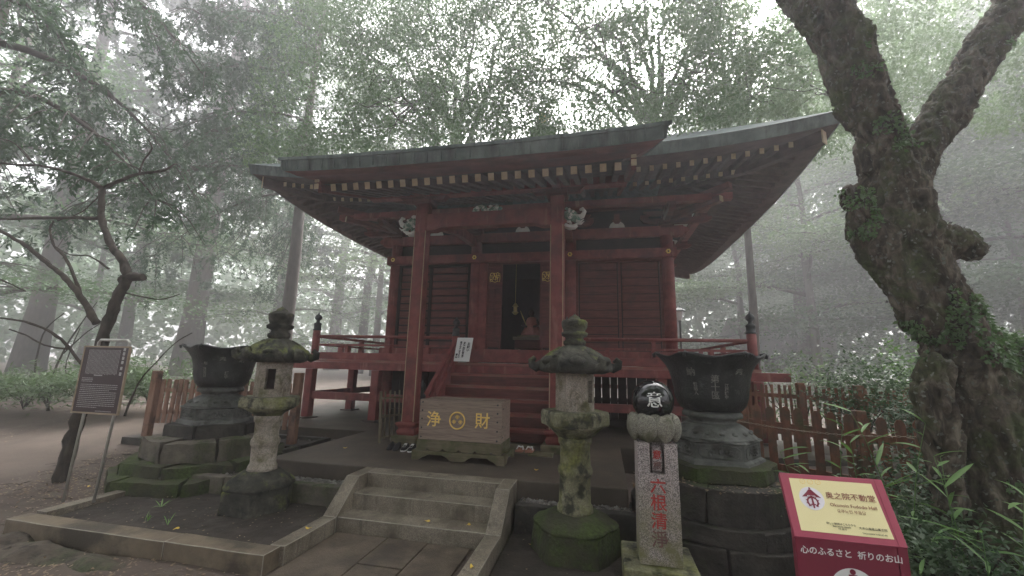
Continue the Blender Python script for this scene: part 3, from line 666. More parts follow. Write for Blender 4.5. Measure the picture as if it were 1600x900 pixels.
for k in range(4):
    a = Vector(side_pt(k, 6.22, 6.22, 6.27)); c = Vector(side_pt(k, 3.7, 3.7, 6.3))
    m5 = Vector(side_pt(k, 5.2, 5.2, 6.24))
    MB().bar(a, m5, .16, .24).bar(m5 + (0 * a), c + Vector((0, 0, .25)), .16, .24).build('hip_rafter', [M['sooty']], hall)
    e = Vector(side_pt(k, 6.23, 6.23, 6.27)); MB().bar(e, e + (a - c).normalized() * .02, .17, .25).build('hip_rafter_cap', [M['tan']], hall)
# finial
b = MB(); sq = math.sqrt(2)
b.lathe(X0, YC, [(.42 * sq, 10.4), (.42 * sq, 10.62), (.5 * sq, 10.66), (.5 * sq, 10.74), (.36 * sq, 10.78)], 4, math.pi / 4, 0, False)
b.lathe(X0, YC, [(.36, 10.78), (.34, 10.9), (.24, 11.02), (.12, 11.08)], 20); o = b.build('roof_finial', [M['copper']], hall)
b = MB(); b.lathe(X0, YC, [(.14, 11.08), (.2, 11.12), (.2, 11.15), (.12, 11.18), (.2, 11.28), (.22, 11.38), (.16, 11.5), (.06, 11.6), (.01, 11.7)], 20)
b.build('gilded_jewel', [M['gold']], o)
# ---------------------------------------------------------------- interior
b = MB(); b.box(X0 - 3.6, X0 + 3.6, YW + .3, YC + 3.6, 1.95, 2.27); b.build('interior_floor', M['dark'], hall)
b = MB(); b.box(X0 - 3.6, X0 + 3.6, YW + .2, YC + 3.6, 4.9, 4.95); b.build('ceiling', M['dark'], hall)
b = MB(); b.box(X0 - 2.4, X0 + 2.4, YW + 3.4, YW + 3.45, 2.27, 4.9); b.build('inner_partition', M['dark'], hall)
ax, ay = -1.98, 11.75
st = thing('altar_table', (ax, ay, 2.27), 'low brown altar table inside the dark doorway of the hall', 'altar')
MB().box(ax - .45, ax + .45, ay - .3, ay + .3, 2.60, 2.68).build('table_top', M['greywood'], st)
MB().box(ax - .40, ax + .40, ay - .25, ay + .25, 2.36, 2.598).build('apron', M['dred'], st)
for x in (ax - .36, ax + .36):
    for y in (ay - .2, ay + .2): MB().box(x - .04, x + .04, y - .04, y + .04, 2.27, 2.36).build('leg', M['greywood'], st)
MB().ball((ax, ay, 2.71), .34, 10, 0, (1.1, .8, .10)).build('embroidered_cushion', M['tan'], st)
sf = thing('seated_statue', (ax + .04, ay, 2.75), 'seated statue in a faded rose robe in the dark doorway above the altar table', 'statue')
b = MB(); rf = lambda a, z: 1 + .06 * math.sin(7 * a + z * 6)
b.lathe(ax + .04, ay, [(.30, 2.74), (.29, 2.80), (.22, 2.92), (.16, 3.03), (.18, 3.14), (.12, 3.24), (.05, 3.28)], 28, 0, 0, True, True, rf); b.build('robe', M['robe'], sf)
b = MB(); hx_, hy_ = ax + .04, ay - .05
b.ball((hx_, hy_, 3.38), .09, 12, 0, (.9, 1, 1.15)); b.tube([(hx_, hy_ + .03, 3.22), (hx_, hy_ + .01, 3.34)], .04, 8); b.ball((hx_, hy_ - .09, 3.37), .016, 6, 0, (.8, 1, 1.3))
for s in (-1, 1):
    b.tube([(hx_ + s * .16, hy_, 3.17), (hx_ + s * .24, hy_ - .1, 3.02), (hx_ + s * .1, hy_ - .22, 2.97)], [.045, .04, .03], 8); b.ball((hx_ + s * .09, hy_, 3.37), .022, 6, 0, (.5, .8, 1.3))
b.ball((hx_, hy_ + .03, 3.47), .05, 8); b.build('body', M['skin'], sf)
MB().tube([(hx_ - .10, hy_ - .2, 2.98), (hx_ - .2, hy_ - .24, 3.22), (hx_ - .28, hy_ - .26, 3.42)], [.012, .02, .006], 6).build('held_staff', M['brass'], sf)
hl = thing('hanging_lamp', (-2.34, 11.3, 4.88), 'small brass lamp hanging on a chain in the dark doorway', 'lamp')
b = MB(); b.tube([(-2.34, 11.3, 4.88), (-2.34, 11.3, 3.6)], .006, 5); b.build('chain', M['brass'], hl)
b = MB(); b.lathe(-2.34, 11.3, [(.02, 3.62), (.08, 3.54), (.09, 3.52), (.055, 3.51), (.055, 3.38), (.10, 3.36), (.05, 3.30), (.01, 3.28)], 12, 0, 0, False); b.build('lamp_body', M['brass'], hl)
# notice board tied to the stair newel
nb = thing('notice_board', (-2.97, 8.9, 1.94), 'small white notice board with black handwritten columns tied to the stair post', 'sign')
b = MB(); b.add([(-3.16, 8.88, 2.47), (-2.79, 8.88, 2.47), (-2.84, 8.80, 1.94), (-3.20, 8.80, 1.94), (-3.16, 8.895, 2.47), (-2.79, 8.895, 2.47), (-2.84, 8.815, 1.94), (-3.20, 8.815, 1.94)],
      [(3, 2, 1, 0), (4, 5, 6, 7), (0, 1, 5, 4), (1, 2, 6, 5), (2, 3, 7, 6), (3, 0, 4, 7)]); b.build('board', M['white'], nb)
ey = Vector((.05, .08, .53)).normalized(); ex = Vector((1, 0, 0)); nn_ = ex.cross(ey) * .004
def vcol(body, x, z, size, par, mat, y0=8.84, sp_=1.0):
    text('lettering', '\n'.join(body), size, Vector((x, y0, z)) + Vector((0, -.006, 0)), ex, ey, mat, par, 0.001, 0.0025, space=sp_)
vcol('お願い', -2.88, 2.26, .068, nb, M['ink'], 8.84, 1.05)
vcol('本坊ご関係者以外', -2.99, 2.2, .052, nb, M['ink'], 8.838, .85)
vcol('無断入らないで下さい', -3.075, 2.2, .046, nb, M['ink'], 8.838, .8)
vcol('當山', -3.145, 2.06, .05, nb, M['ink'], 8.82, 1.1)
# ================================================================ GROUND AND STONEWORK
def sst(a, b, t): t = min(1, max(0, (t - a) / (b - a))); return t * t * (3 - 2 * t)
def gz(x, y):
    z = 0.0
    z += sst(-6.3, -7.6, x) * 0.06 + sst(-5.9, -7.5, x) * sst(4.6, 7.6, y) * 0.16 + sst(7.0, 9.5, y) * 0.22 * (1 if x < 1 else 1 - 0)
    z += sst(1.9, 3.2, x) * 0.30 * sst(11, 8.5, y) + sst(2.6, 6, x) * .25
    if abs(x + 2) < 5.2 and y < 9.5: z = min(z, 0.24)
    z += 0.035 * mnoise.noise(Vector((x * .9, y * .9, 0))) * sst(0.9, 1.6, max(abs(x + 2.1) , 0)) + 0.012 * mnoise.noise(Vector((x * 5, y * 5, 3)))
    d = math.hypot(x, y - 15)
    z += sst(60, 160, d) * 3.0 * mnoise.noise(Vector((x * .02, y * .02, 5)))
    return z
def axis(lo, hi, near0, near1, step, far):
    v = list(np.arange(near0, near1, step)); s = step
    x = near1
    while x < hi: v.append(x); s *= 1.35; x += min(s, far)
    v.append(hi); x = near0; s = step
    while x > lo: s *= 1.35; x -= min(s, far); v.append(max(x, lo))
    return sorted(set(round(float(t), 3) for t in v))
gx = axis(-240, 240, -13, 7, 0.14, 30); gy = axis(-60, 300, 1.5, 13, 0.14, 30)
G = MB(); grid(G, lambda x, y: (x, y, gz(x, y) - 0.02), gx, gy, 0)
M['earth'] = MAT('brown forest earth', [(0.055, 0.040, 0.031), (0.085, 0.063, 0.05), (0.115, 0.088, 0.07)], 1.3, 0.85, 0.6, 30, dirt=(0.10, 0.082, 0.064), dscale=3, dlo=0.5, dhi=0.66, moss=(0.05, 0.06, 0.025), mlo=0.64, mhi=0.76)
tag(G.build('ground', M['earth']), None, None, kind='structure')
# trodden path to the left, running back past the hall
G = MB(); cl = [(-9.5, 3.2), (-9.8, 5.5), (-10.8, 8), (-12, 11), (-12.5, 16), (-11, 24), (-9, 34)]
def pth(i, s):
    x, y = cl[int(i)]; x += s; return (x, y, gz(x, y) + 0.004)
M['track'] = MAT('trodden brown track', [(0.065, 0.048, 0.037), (0.098, 0.074, 0.058), (0.13, 0.1, 0.08)], 1.1, 0.8, 0.4, 30, dirt=(0.10, 0.074, 0.058), dscale=2, dlo=0.5, dhi=0.7)
yy = np.linspace(3.0, 34, 60)
def cx_(y):
    for (a, b), (c, d) in zip(cl[:-1], cl[1:]):
        if b <= y <= d: return a + (c - a) * (y - b) / (d - b)
    return cl[0][0] if y < cl[0][1] else cl[-1][0]
cxs = np.convolve([cx_(float(t)) for t in np.pad(yy, 4, mode='edge')], np.ones(9) / 9, 'valid')
grid(G, lambda i, s: (cxs[int(i)] + s * (1 + .12 * mnoise.noise(Vector((i * .5, s, 0)))), yy[int(i)], gz(cxs[int(i)] + s, yy[int(i)]) + 0.008 - .06 * abs((s + .15) / 2.05) ** 5), list(range(60)), list(np.linspace(-2.2, 1.9, 22)), 0, True)
tag(G.build('footpath', M['track']), None, None, kind='structure')
# terrace: main slab under the hall, tongue under the porch
b = MB(); b.ext([(-8.9, 7.97), (-4.72, 7.97), (-4.72, 5.38), (0.30, 5.36), (0.32, 7.97), (4.3, 7.97), (4.4, 21), (-8.9, 21)], 2, 0.0, ZT)
tag(b.build('terrace', M['terrace'], None, 0.015), None, None, kind='structure')
# gravel bed in the gutters
b = MB(); b.box(-5.3, -4.722, 5.12, 7.968, -.02, 0.27); b.box(-4.721, -3.14, 5.12, 5.372, -.02, 0.272); b.box(-9, -5.302, 7.3, 7.968, -.02, .30); b.box(-1.0, 0.33, 5.14, 5.362, -.02, 0.272)
tag(b.build('gutter_bed', M['soil']), None, None, kind='structure')
def pebbles(name, regs, n, rmin, rmax, mat, label, cat, seed):
    rd = random.Random(seed); g = MB()
    for i in range(n):
        x0, x1, y0, y1, z = rd.choice(regs); x, y = rd.uniform(x0, x1), rd.uniform(y0, y1); r = rd.uniform(rmin, rmax)
        k = len(g.v)
        P = [(1, 0, 0), (-1, 0, 0), (0, 1, 0), (0, -1, 0), (0, 0, 1), (0, 0, -1)]
        sx, sy, sz = rd.uniform(.8, 1.3) * r, rd.uniform(.7, 1.1) * r, rd.uniform(.5, .8) * r; a = rd.uniform(0, 3.1)
        g.add([(x + (p[0] * math.cos(a) * sx - p[1] * math.sin(a) * sy), y + (p[0] * math.sin(a) * sx + p[1] * math.cos(a) * sy), (gz(x, y) if z is None else z) + p[2] * sz) for p in P],
              [(0, 2, 4), (2, 1, 4), (1, 3, 4), (3, 0, 4), (2, 0, 5), (1, 2, 5), (3, 1, 5), (0, 3, 5)], 0, True)
    o = g.build(name, mat); tag(o, label, cat, kind='stuff'); return o
pebbles('gravel', [(-5.3, -4.72, 5.13, 7.95, .28), (-4.7, -3.15, 5.13, 5.37, .28), (-4.7, -3.15, 5.13, 5.37, .28), (-8.5, -5.3, 7.6, 7.95, .31), (-.98, .32, 5.15, 5.35, .28)], 1500, .014, .04, M['gravel'], 'grey gravel lying in the gutter along the foot of the terrace', 'gravel', 4)
# low mossy retaining walls in front of the gutter
wl_ = thing('low_stone_wall', (-4.6, 5.04, 0), 'low mossy stone wall between the left planter and the gravel gutter', 'wall')
for i, (a, c) in enumerate(((-6.1, -5.02), (-5.0, -4.05), (-4.03, -3.13))): MB().box(a, c, 4.99, 5.12, 0.0, 0.31 + .004 * i).build('wall_stone', M['mossstone'], wl_, 0.012, 0.012, 3, seed=i)
wr_ = thing('low_stone_wall', (-.3, 5.1, 0), 'low dark stone wall behind the foot of the mossy right lantern', 'wall')
for i, (a, c) in enumerate(((-1.0, -.25), (-.23, .5))): MB().box(a, c, 5.02, 5.14, -.02, 0.31 + .004 * i).build('wall_stone', M['darkstone'], wr_, 0.012, 0.012, 3, seed=i + 9)
# narrow gutter edging beside the fence
eg = thing('gutter_edging', (-5.36, 7, 0), 'thin dark stone edging strip along the gutter left of the porch', 'kerb')
MB().box(-5.42, -5.31, 5.9, 6.85, 0.1, 0.37).build('edging_stone', M['darkstone'], eg, .01, .006, 2); MB().box(-5.42, -5.312, 6.87, 7.72, 0.1, 0.372).build('edging_stone', M['darkstone'], eg, .01, .006, 2)
MB().box(-7.5, -5.43, 7.62, 7.72, 0.1, 0.37).build('edging_stone', M['darkstone'], eg, .01, .006, 2)
# planter soil
G = MB(); grid(G, lambda x, y: (x, y, 0.085 + .012 * mnoise.noise(Vector((x * 4, y * 4, 1))) + .01 * mnoise.noise(Vector((x * 14, y * 14, 1)))), list(np.linspace(-6.15, -3.1, 90)), list(np.linspace(3.68, 5.0, 44)))
tag(G.build('planter_soil', M['soil']), None, None, kind='structure')
G = MB(); grid(G, lambda x, y: (x, y, 0.004 + .012 * mnoise.noise(Vector((x * 3, y * 4, 7))) + .008 * mnoise.noise(Vector((x * 13, y * 13, 1)))), list(np.linspace(-1.02, 1.95, 80)), list(np.linspace(2.2, 5.03, 70)))
tag(G.build('dark_ground', M['soil']), None, None, kind='structure')
# front kerb of the planter (brown stones), side kerb along the path
kf = thing('planter_kerb', (-4.6, 3.62, 0), 'long low brown stone kerb along the front of the left planter', 'kerb')
ex_ = [(-6.22, -5.3), (-5.292, -4.28), (-4.272, -2.99)]
ex_ = [(-6.22, -4.12), (-4.108, -2.995)]
for i, (a, c) in enumerate(ex_): MB().box(a, c, 3.53, 3.735, -0.10, 0.152 + .003 * i).build('kerb_stone', [M['kerbold'], M['kerbedge']], kf, 0.006, 0.006, 3, seed=i * 3)
kl = thing('left_edging', (-6.2, 4.25, 0), 'narrow grey edging stone at the left end of the planter', 'kerb')
MB().box(-6.25, -6.10, 3.80, 4.72, 0.0, 0.152).build('edging_stone', [M['kerb'], M['kerbedge']], kl, 0.006, 0.005, 3)
ks = thing('stone_stairs', (-2.07, 4.6, 0), 'three broad worn stone steps with sloping side stones leading up from the paved path', 'steps')
rd = random.Random(2)
LIP = [(4.55, 0.15), (4.835, 0.325), (5.13, ZT)]
MB().box(-2.95, -1.2, 4.55, 4.84, -.05, 0.15).build('step', [M['kerb'], M['kerbedge']], ks, 0.007, .003, 3)
MB().box(-2.95, -1.2, 4.837, 5.135, 0.0, 0.325).build('step', [M['kerb'], M['kerbedge']], ks, 0.007, .003, 3)
MB().box(-2.95, -1.2, 5.132, 5.372, 0.1, ZT + .002).build('step', [M['kerb'], M['kerbedge']], ks, 0.007, .003, 3)
for x0, x1 in ((-3.115, -2.952), (-1.198, -1.035)):
    MB().box(x0, x1, 3.74 if x0 < -2 else 2.3, 4.515, -.06, 0.155).build('side_kerb', [M['kerb'], M['kerbedge']], ks, 0.007, .004, 3, seed=x0)
    b = MB(); b.ext([(4.52, -.05), (4.92, -.05), (4.92, ZT + .004), (4.52, .155)], 0, x0 - .003, x1 + .003); b.build('sloping_side_stone', [M['kerb'], M['kerbedge']], ks, 0.006)
    MB().box(x0, x1, 4.924, 5.374, -.05, ZT + .005).build('top_side_stone', [M['kerb'], M['kerbedge']], ks, 0.007)
# paving
pv = MB(); pv.box(-2.95, -1.2, 1.2, 4.55, -.12, -.03); pvo = pv.build('paved_path', M['soil']); tag(pvo, None, None, kind='structure')
slabs = [(-2.93, -2.31, 1.2, 2.9), (-2.93, -2.31, 2.912, 4.53), (-2.30, -1.84, 1.2, 3.02), (-2.30, -1.84, 3.035, 3.93), (-2.298, -1.84, 3.942, 4.54), (-1.83, -1.36, 1.2, 3.2), (-1.83, -1.355, 3.212, 4.53)]
for i, (a, c, d, e) in enumerate(slabs):
    b = MB(); b.ext([(a + .003 * math.sin(i), d), (c - .002, d + .004), (c, e - .004 * math.cos(i * 2)), (a, e)], 2, -.08, 0.0 + .004 * math.sin(i * 2.1)); b.build('paving_slab', M['paving'], pvo, 0.006, .003, 3, seed=i)
b = MB(); b.ext([(-1.345, 1.2), (-1.21, 1.2), (-1.21, 4.53), (-1.30, 4.53)], 2, -.08, -.02); b.build('paving_slab', M['paving'], pvo, 0.005, .003, 3, seed=19)
M['mossearth'] = MAT('mossy earth', [(0.05, 0.040, 0.030), (0.08, 0.064, 0.048), (0.11, 0.09, 0.07)], 5, 0.9, 0.9, 28, moss=(0.05, 0.06, 0.028), mlo=0.5, mhi=0.66, dirt=(0.03, 0.024, 0.018), dscale=7, dlo=.5, dhi=.62)
# mossy earth bank against the kerb end
b = MB(); b.ball((-5.45, 3.34, -.13), .5, 20, 0, (1.5, .5, .34)); b.ball((-4.7, 3.36, -.1), .35, 12, 0, (1.5, .5, .32)); b.ball((-6.0, 3.5, -.1), .35, 12, 0, (.9, 1, .45)); b.ball((-3.9, 3.36, -.12), .4, 12, 0, (1.6, .45, .25))
o = b.build('earth_bank', M['mossearth'], None, 0, .05, 0, freq=3.0); tag(o, None, None, kind='structure')

# ================================================================ STONE LANTERNS
def hexr(n, soft=0.0):
    def f(a, z=0):
        k = 2 * math.pi / n; t = (a % k) - k / 2; return math.cos(k / 2) / math.cos(t) * (1 - soft) + soft
    return f
def lantern(cx, cy, z0, H, rot, name, label, mats, win, relief):
    """H: dict of heights; all radii in metres"""
    t = thing(name, (cx, cy, z0), label, 'lantern')
    mb_, mp_, mpl, mbx, mc_, mf_ = mats
    h6 = hexr(6)
    # base block
    b = MB(); b.lathe(cx, cy, [(H['rb'], z0 - .05), (H['rb'] * 1.02, z0 + .02), (H['rb'] * 1.0, H['b1']), (H['rb'] * .98, H['b1'] + .01)], 48, rot, 0, False, True, h6); b.build('base_block', mb_, t, 0, .018, 0, freq=4)
    # lotus dome on the base
    b = MB(); rr = H['rb']; ztop = H['b2']; zb = H['b1'] + .008
    pet = lambda a, z: (1 + .035 * abs(math.sin(6 * a))) * (h6(a - 0, z) * .6 + .4)
    b.lathe(cx, cy, [(rr * .97, zb), (rr * .98, zb + .03), (rr * .85, zb + (ztop - zb) * .45), (rr * .62, zb + (ztop - zb) * .8), (rr * .47, ztop)], 60, rot, 0, True, True, pet); b.build('lotus_base', mb_, t, 0, .014, 0, freq=6)
    rp_ = H['rp']; p0, p1 = ztop - .01, H['p1']; pm_ = H['pm']
    b = MB(); b.lathe(cx, cy, [(rp_ * 1.16, p0), (rp_ * 1.12, p0 + .05), (rp_ * 1.0, p0 + .09), (rp_ * .98, pm_ - .07), (rp_ * 1.0, pm_ - .05), (rp_ * 1.09, pm_ - .03), (rp_ * 1.12, pm_), (rp_ * 1.09, pm_ + .03), (rp_ * .99, pm_ + .055), (rp_ * .97, pm_ + .1), (rp_ * .97, p1 - .09), (rp_ * 1.07, p1 - .07), (rp_ * 1.1, p1)], 40)
    b.build('pillar', mp_, t, 0, .008, 0, freq=8)
    rc = H['rc']; c0, c1 = p1 - .002, H['c1']
    b = MB(); k_ = c1 - c0
    b.lathe(cx, cy, [(rp_ * 1.15, c0), (rp_ * 1.35, c0 + k_ * .12), (rc * .8, c0 + k_ * .36), (rc * .9, c0 + k_ * .44)], 48, rot, 0, True, True, lambda a, z: (1 + .03 * abs(math.sin(6 * a))) * (h6(a) * .5 + .5))
    b.lathe(cx, cy, [(rc * .97, c0 + k_ * .44), (rc, c0 + k_ * .5), (rc * 1.0, c0 + k_ * .9), (rc * .96, c1)], 48, rot, 0, False, True, h6)
    b.build('platform_stone', mpl, t, 0, .007, 0, freq=7)
    # fire box: hexagonal with an opening
    rx = H['rx']; x0_, x1_ = c1, H['x1']; b = MB(); fr = MB()
    ang = [rot + i * math.pi / 3 for i in range(6)]
    pts = [(cx + rx * math.cos(a), cy + rx * math.sin(a)) for a in ang]
    for i in range(6):
        p, q = Vector(pts[i]), Vector(pts[(i + 1) % 6]); mid = (p + q) / 2; nrm = (mid - Vector((cx, cy))).normalized(); d = (q - p)
        def F(u, z, dep=0.0): v = p + d * u - nrm * dep; return (v.x, v.y, z)
        if i in win:
            a0, a1 = .24, .76; w0, w1 = x0_ + (x1_ - x0_) * .22, x0_ + (x1_ - x0_) * .8
            o4 = [F(0, x0_), F(1, x0_), F(1, x1_), F(0, x1_)]; i4 = [F(a0, w0), F(a1, w0), F(a1, w1), F(a0, w1)]; j4 = [F(a0, w0, .11), F(a1, w0, .11), F(a1, w1, .11), F(a0, w1, .11)]
            b.add(o4 + i4 + j4, [(0, 1, 5, 4), (1, 2, 6, 5), (2, 3, 7, 6), (3, 0, 4, 7), (4, 5, 9, 8), (5, 6, 10, 9), (6, 7, 11, 10), (7, 4, 8, 11)])
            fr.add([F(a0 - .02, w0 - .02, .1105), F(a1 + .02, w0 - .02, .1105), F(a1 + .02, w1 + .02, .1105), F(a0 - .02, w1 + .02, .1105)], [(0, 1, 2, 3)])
        else: b.add([F(0, x0_), F(1, x0_), F(1, x1_), F(0, x1_)], [(0, 1, 2, 3)])
        if i in relief:
            def L(pl, w=.006):
                g = [Vector(F(u, x0_ + v * (x1_ - x0_), -.003)) for u, v in pl]; b.tube(g, w, 5)
            L([(.2, .12), (.2, .5), (.35, .68), (.5, .6), (.62, .84), (.75, .86), (.82, .6), (.82, .12)]); L([(.2, .42), (.4, .58), (.55, .5), (.7, .44), (.82, .3)]); L([(.25, .12), (.3, .3), (.5, .4), (.7, .28), (.8, .12)]); L([(.4, .15), (.5, .25), (.6, .15)])
    b.add([(x, y, x1_) for x, y in pts] + [(x, y, x0_) for x, y in pts], [tuple(range(6)), tuple(range(11, 5, -1))])
    bx_ = b.build('fire_box', mbx, t)
    fr.build('opening_shade', M['dark'], bx_)  # dark sheet behind the window hole, its colour stands in for the shade inside
    # cap with curled corners
    ra = H['ra']; a0_, a1_ = x1_ - .005, H['a1']; k_ = a1_ - a0_
    def cf_(a, z):
        kk = math.pi / 3; t_ = ((a) % kk) / kk; e = abs(t_ - .5) * 2
        return (.90 + .10 * e ** 3)
    b = MB(); prof = [(rx * .9, a0_), (ra * .80, a0_ + .0), (ra * .98, a0_ + k_ * .10), (ra * 1.0, a0_ + k_ * .24), (ra * .93, a0_ + k_ * .42), (ra * .72, a0_ + k_ * .66), (ra * .45, a0_ + k_ * .88), (ra * .26, a1_)]
    b.lathe(cx, cy, prof, 60, rot, 0, True, True, cf_)
    for i in range(6):
        a = rot + i * math.pi / 3; u = Vector((math.cos(a), math.sin(a), 0)); c = Vector((cx, cy, 0))
        cur = [(ra * .35, a1_ - k_ * .12), (ra * .62, a1_ - k_ * .38), (ra * .85, a0_ + k_ * .28), (ra * 1.0, a0_ + k_ * .18), (ra * 1.1, a0_ + k_ * .26), (ra * 1.13, a0_ + k_ * .42), (ra * 1.06, a0_ + k_ * .5), (ra * 1.0, a0_ + k_ * .42)]
        b.tube([c + u * r + Vector((0, 0, z)) for r, z in cur], [.03, .04, .05, .055, .05, .042, .035, .02], 10)
        a2 = a + math.pi / 6; u2 = Vector((math.cos(a2), math.sin(a2), 0)); b.ball(tuple(c + u2 * ra * .74 + Vector((0, 0, a0_ + k_ * .42))), .1, 8, 0, (1, 1, .55))
    b.build('cap', mc_, t, 0, .012, 0, freq=9)
    f = H['f']; zf = a1_ - .01; hf = H['top'] - zf
    prof = [(f * .78, 0), (f * .95, .06), (f * .95, .15), (f * .75, .2), (f * .72, .26), (f * 1.08, .32), (f * 1.12, .40), (f * .9, .44), (f * .9, .46), (f * 1.05, .60), (f * 1.08, .74), (f * .95, .79), (f * .5, .84), (f * .42, .9), (f * .18, .96), (.005, 1.0)]
    b = MB(); b.lathe(cx, cy, [(r, zf + q * hf) for r, q in prof], 32); b.build('finial', mf_, t, 0, .008, 0, freq=10)
    return t
lantern(-0.285, 4.74, 0.0, dict(rb=.455, b1=.27, b2=.40, rp=.166, p1=1.15, pm=.80, rc=.375, c1=1.42, rx=.212, x1=1.83, ra=.435, a1=2.13, f=.135, top=2.49), math.radians(-112), 'stone_lantern',
        'tall mossy stone lantern with a mountain carved on its fire box, right of the steps', (M['mossbase'], M['lanternstone'], M['lanternstone'], M['lanternpale'], M['lanterncap'], M['lanterncap']), (1,), (0,))
lantern(-4.20, 4.74, 0.08, dict(rb=.41, b1=.33, b2=.53, rp=.148, p1=1.19, pm=.86, rc=.365, c1=1.42, rx=.215, x1=1.86, ra=.43, a1=2.17, f=.145, top=2.60), math.radians(-90), 'stone_lantern',
        'stone lantern with a square dark window, standing in the planter left of the steps', (M['lanterncap'], M['lanternpale'], M['lanternstone'], M['lanternpale'], M['lanterncap'], M['lanterncap']), (0,), (1,))

# ================================================================ LETTERED STELE WITH BALL
s_ = thing('stone_stele', (0.47, 4.2, 0), 'speckled granite pillar with red carved characters, lotus cup and black ball on top', 'monument')
b = MB(); b.box(.17, .78, 3.9, 4.5, -.05, .255); b.build('base_slab', M['lanternstone'], s_, .015, .006, 3)
b = MB(); X_0, X_1, Y_0, Y_1 = .305, .655, 4.02, 4.36; zt_ = 1.245; tp = .006
nx0, nx1, nz0 = .415, .54, .985      # notch
b.ext([(X_0, .256), (X_1, .256), (X_1 - tp, zt_), (nx1, zt_), (nx1, nz0), (nx0, nz0), (nx0, zt_), (X_0 + tp, zt_)], 1, Y_0, Y_0 + .13)
b.ext([(X_0, .256), (X_1, .256), (X_1 - tp, zt_), (X_0 + tp, zt_)], 1, Y_0 + .131, Y_1)
b.build('pillar', M['granite'], s_, .006)
MB().box(nx0 - .005, nx1 + .005, Y_0 - .004, Y_0 + .01, nz0 - .035, nz0 + .003).build('notch_sill', M['granite'], s_)
b = MB(); b.lathe(0, 0, [(.055, -.045), (.062, -.03), (.062, .03), (.055, .045)], 24)
b.v = [((nx0 + nx1) / 2 + z * 0.95, Y_0 + .075 + x * .9, 1.10 + y * 1.9) for x, y, z in b.v]; b.build('prayer_wheel', M['granite'], s_)
text('lettering', '意', .08, ((nx0 + nx1) / 2, Y_0 + .015, 1.14), (1, 0, 0), (0, 0, 1), M['redpaint'], s_, .003, .0008)
text('lettering', '根', .07, ((nx0 + nx1) / 2, Y_0 + .017, 1.05), (1, 0, 0), (0, 0, 1), M['fadedred'], s_, .003, .0006)
for ch, z, mt in (('六', .885, 'redpaint'), ('根', .745, 'redpaint'), ('清', .60, 'redpaint'), ('淨', .455, 'fadedred')):
    text('lettering', ch, .14, (.475, Y_0 - .001, z), (1, 0, 0), (0, 0, 1), M[mt], s_, .002, .0012)
M['lotusgrey'] = MAT('grey weathered granite', [(0.16, 0.155, 0.12), (0.27, 0.25, 0.215)], 3, .8, .3, 60, speck=(160, (0.5, 0.5, 0.5), (1, 1, 1), (1.3, 1.3, 1.25), 0.8), dirt=(.09, .09, .055), dscale=6, dlo=.46, dhi=.62)
lc = Vector((.475, 4.19, 0))
b = MB(); b.lathe(lc.x, lc.y, [(.14, 1.246), (.18, 1.30), (.19, 1.38), (.17, 1.45), (.12, 1.46)], 32)
for ring_, (n_, rr_, ph_) in enumerate(((8, .185, .4), (8, .165, .4 + math.pi / 8))):
    for i in range(n_):
        a = ph_ + 2 * math.pi * i / n_
        c = lc + Vector((math.cos(a) * (rr_ + (.008 if ring_ == 0 else -.012)), math.sin(a) * (rr_ + (.008 if ring_ == 0 else -.012)), 1.365))
        k = len(b.v); b.ball((0, 0, 0), .1, 10)
        for q in range(k, len(b.v)):
            x, y, z = b.v[q]; x *= .55; y *= .93; z *= 1.2 if ring_ == 0 else 1.22
            zz = z / .12; tap = 1 - .28 * max(0, -zz) ** 2
            y *= tap; x *= tap
            b.v[q] = (c.x + x * math.cos(a) - y * math.sin(a), c.y + x * math.sin(a) + y * math.cos(a), c.z + z + (0.004 if ring_ else 0))
b.build('lotus_cup', M['lotusgrey'], s_)
bc = Vector((.475, 4.19, 1.60)); br = .19
b = MB(); b.ball(tuple(bc), br, 28); bo = b.build('stone_ball', M['blackstone'], s_)
me_o = text('lettering', '意', .155, (0, 0, 0), (1, 0, 0), (0, 1, 0), M['white'], None, .002, .0015); me_ = me_o.data
dv = (Vector((0, 0, 1.9)) - bc).normalized(); dv = Vector((-.02, -1, .06)).normalized()
bpy.context.view_layer.update(); bm = bmesh.new(); bm.from_mesh(me_); bmesh.ops.triangulate(bm, faces=bm.faces); 
ux = Vector((1, 0, 0)); uz = Vector((0, 0, 1))
for v in bm.verts:
    p = dv + (ux * v.co.x + uz * v.co.y) / br; v.co = bc + p.normalized() * (br + .0015 + max(0, v.co.z)) - root_org(s_)
bm.to_mesh(me_); bm.free(); me_o.parent = bo
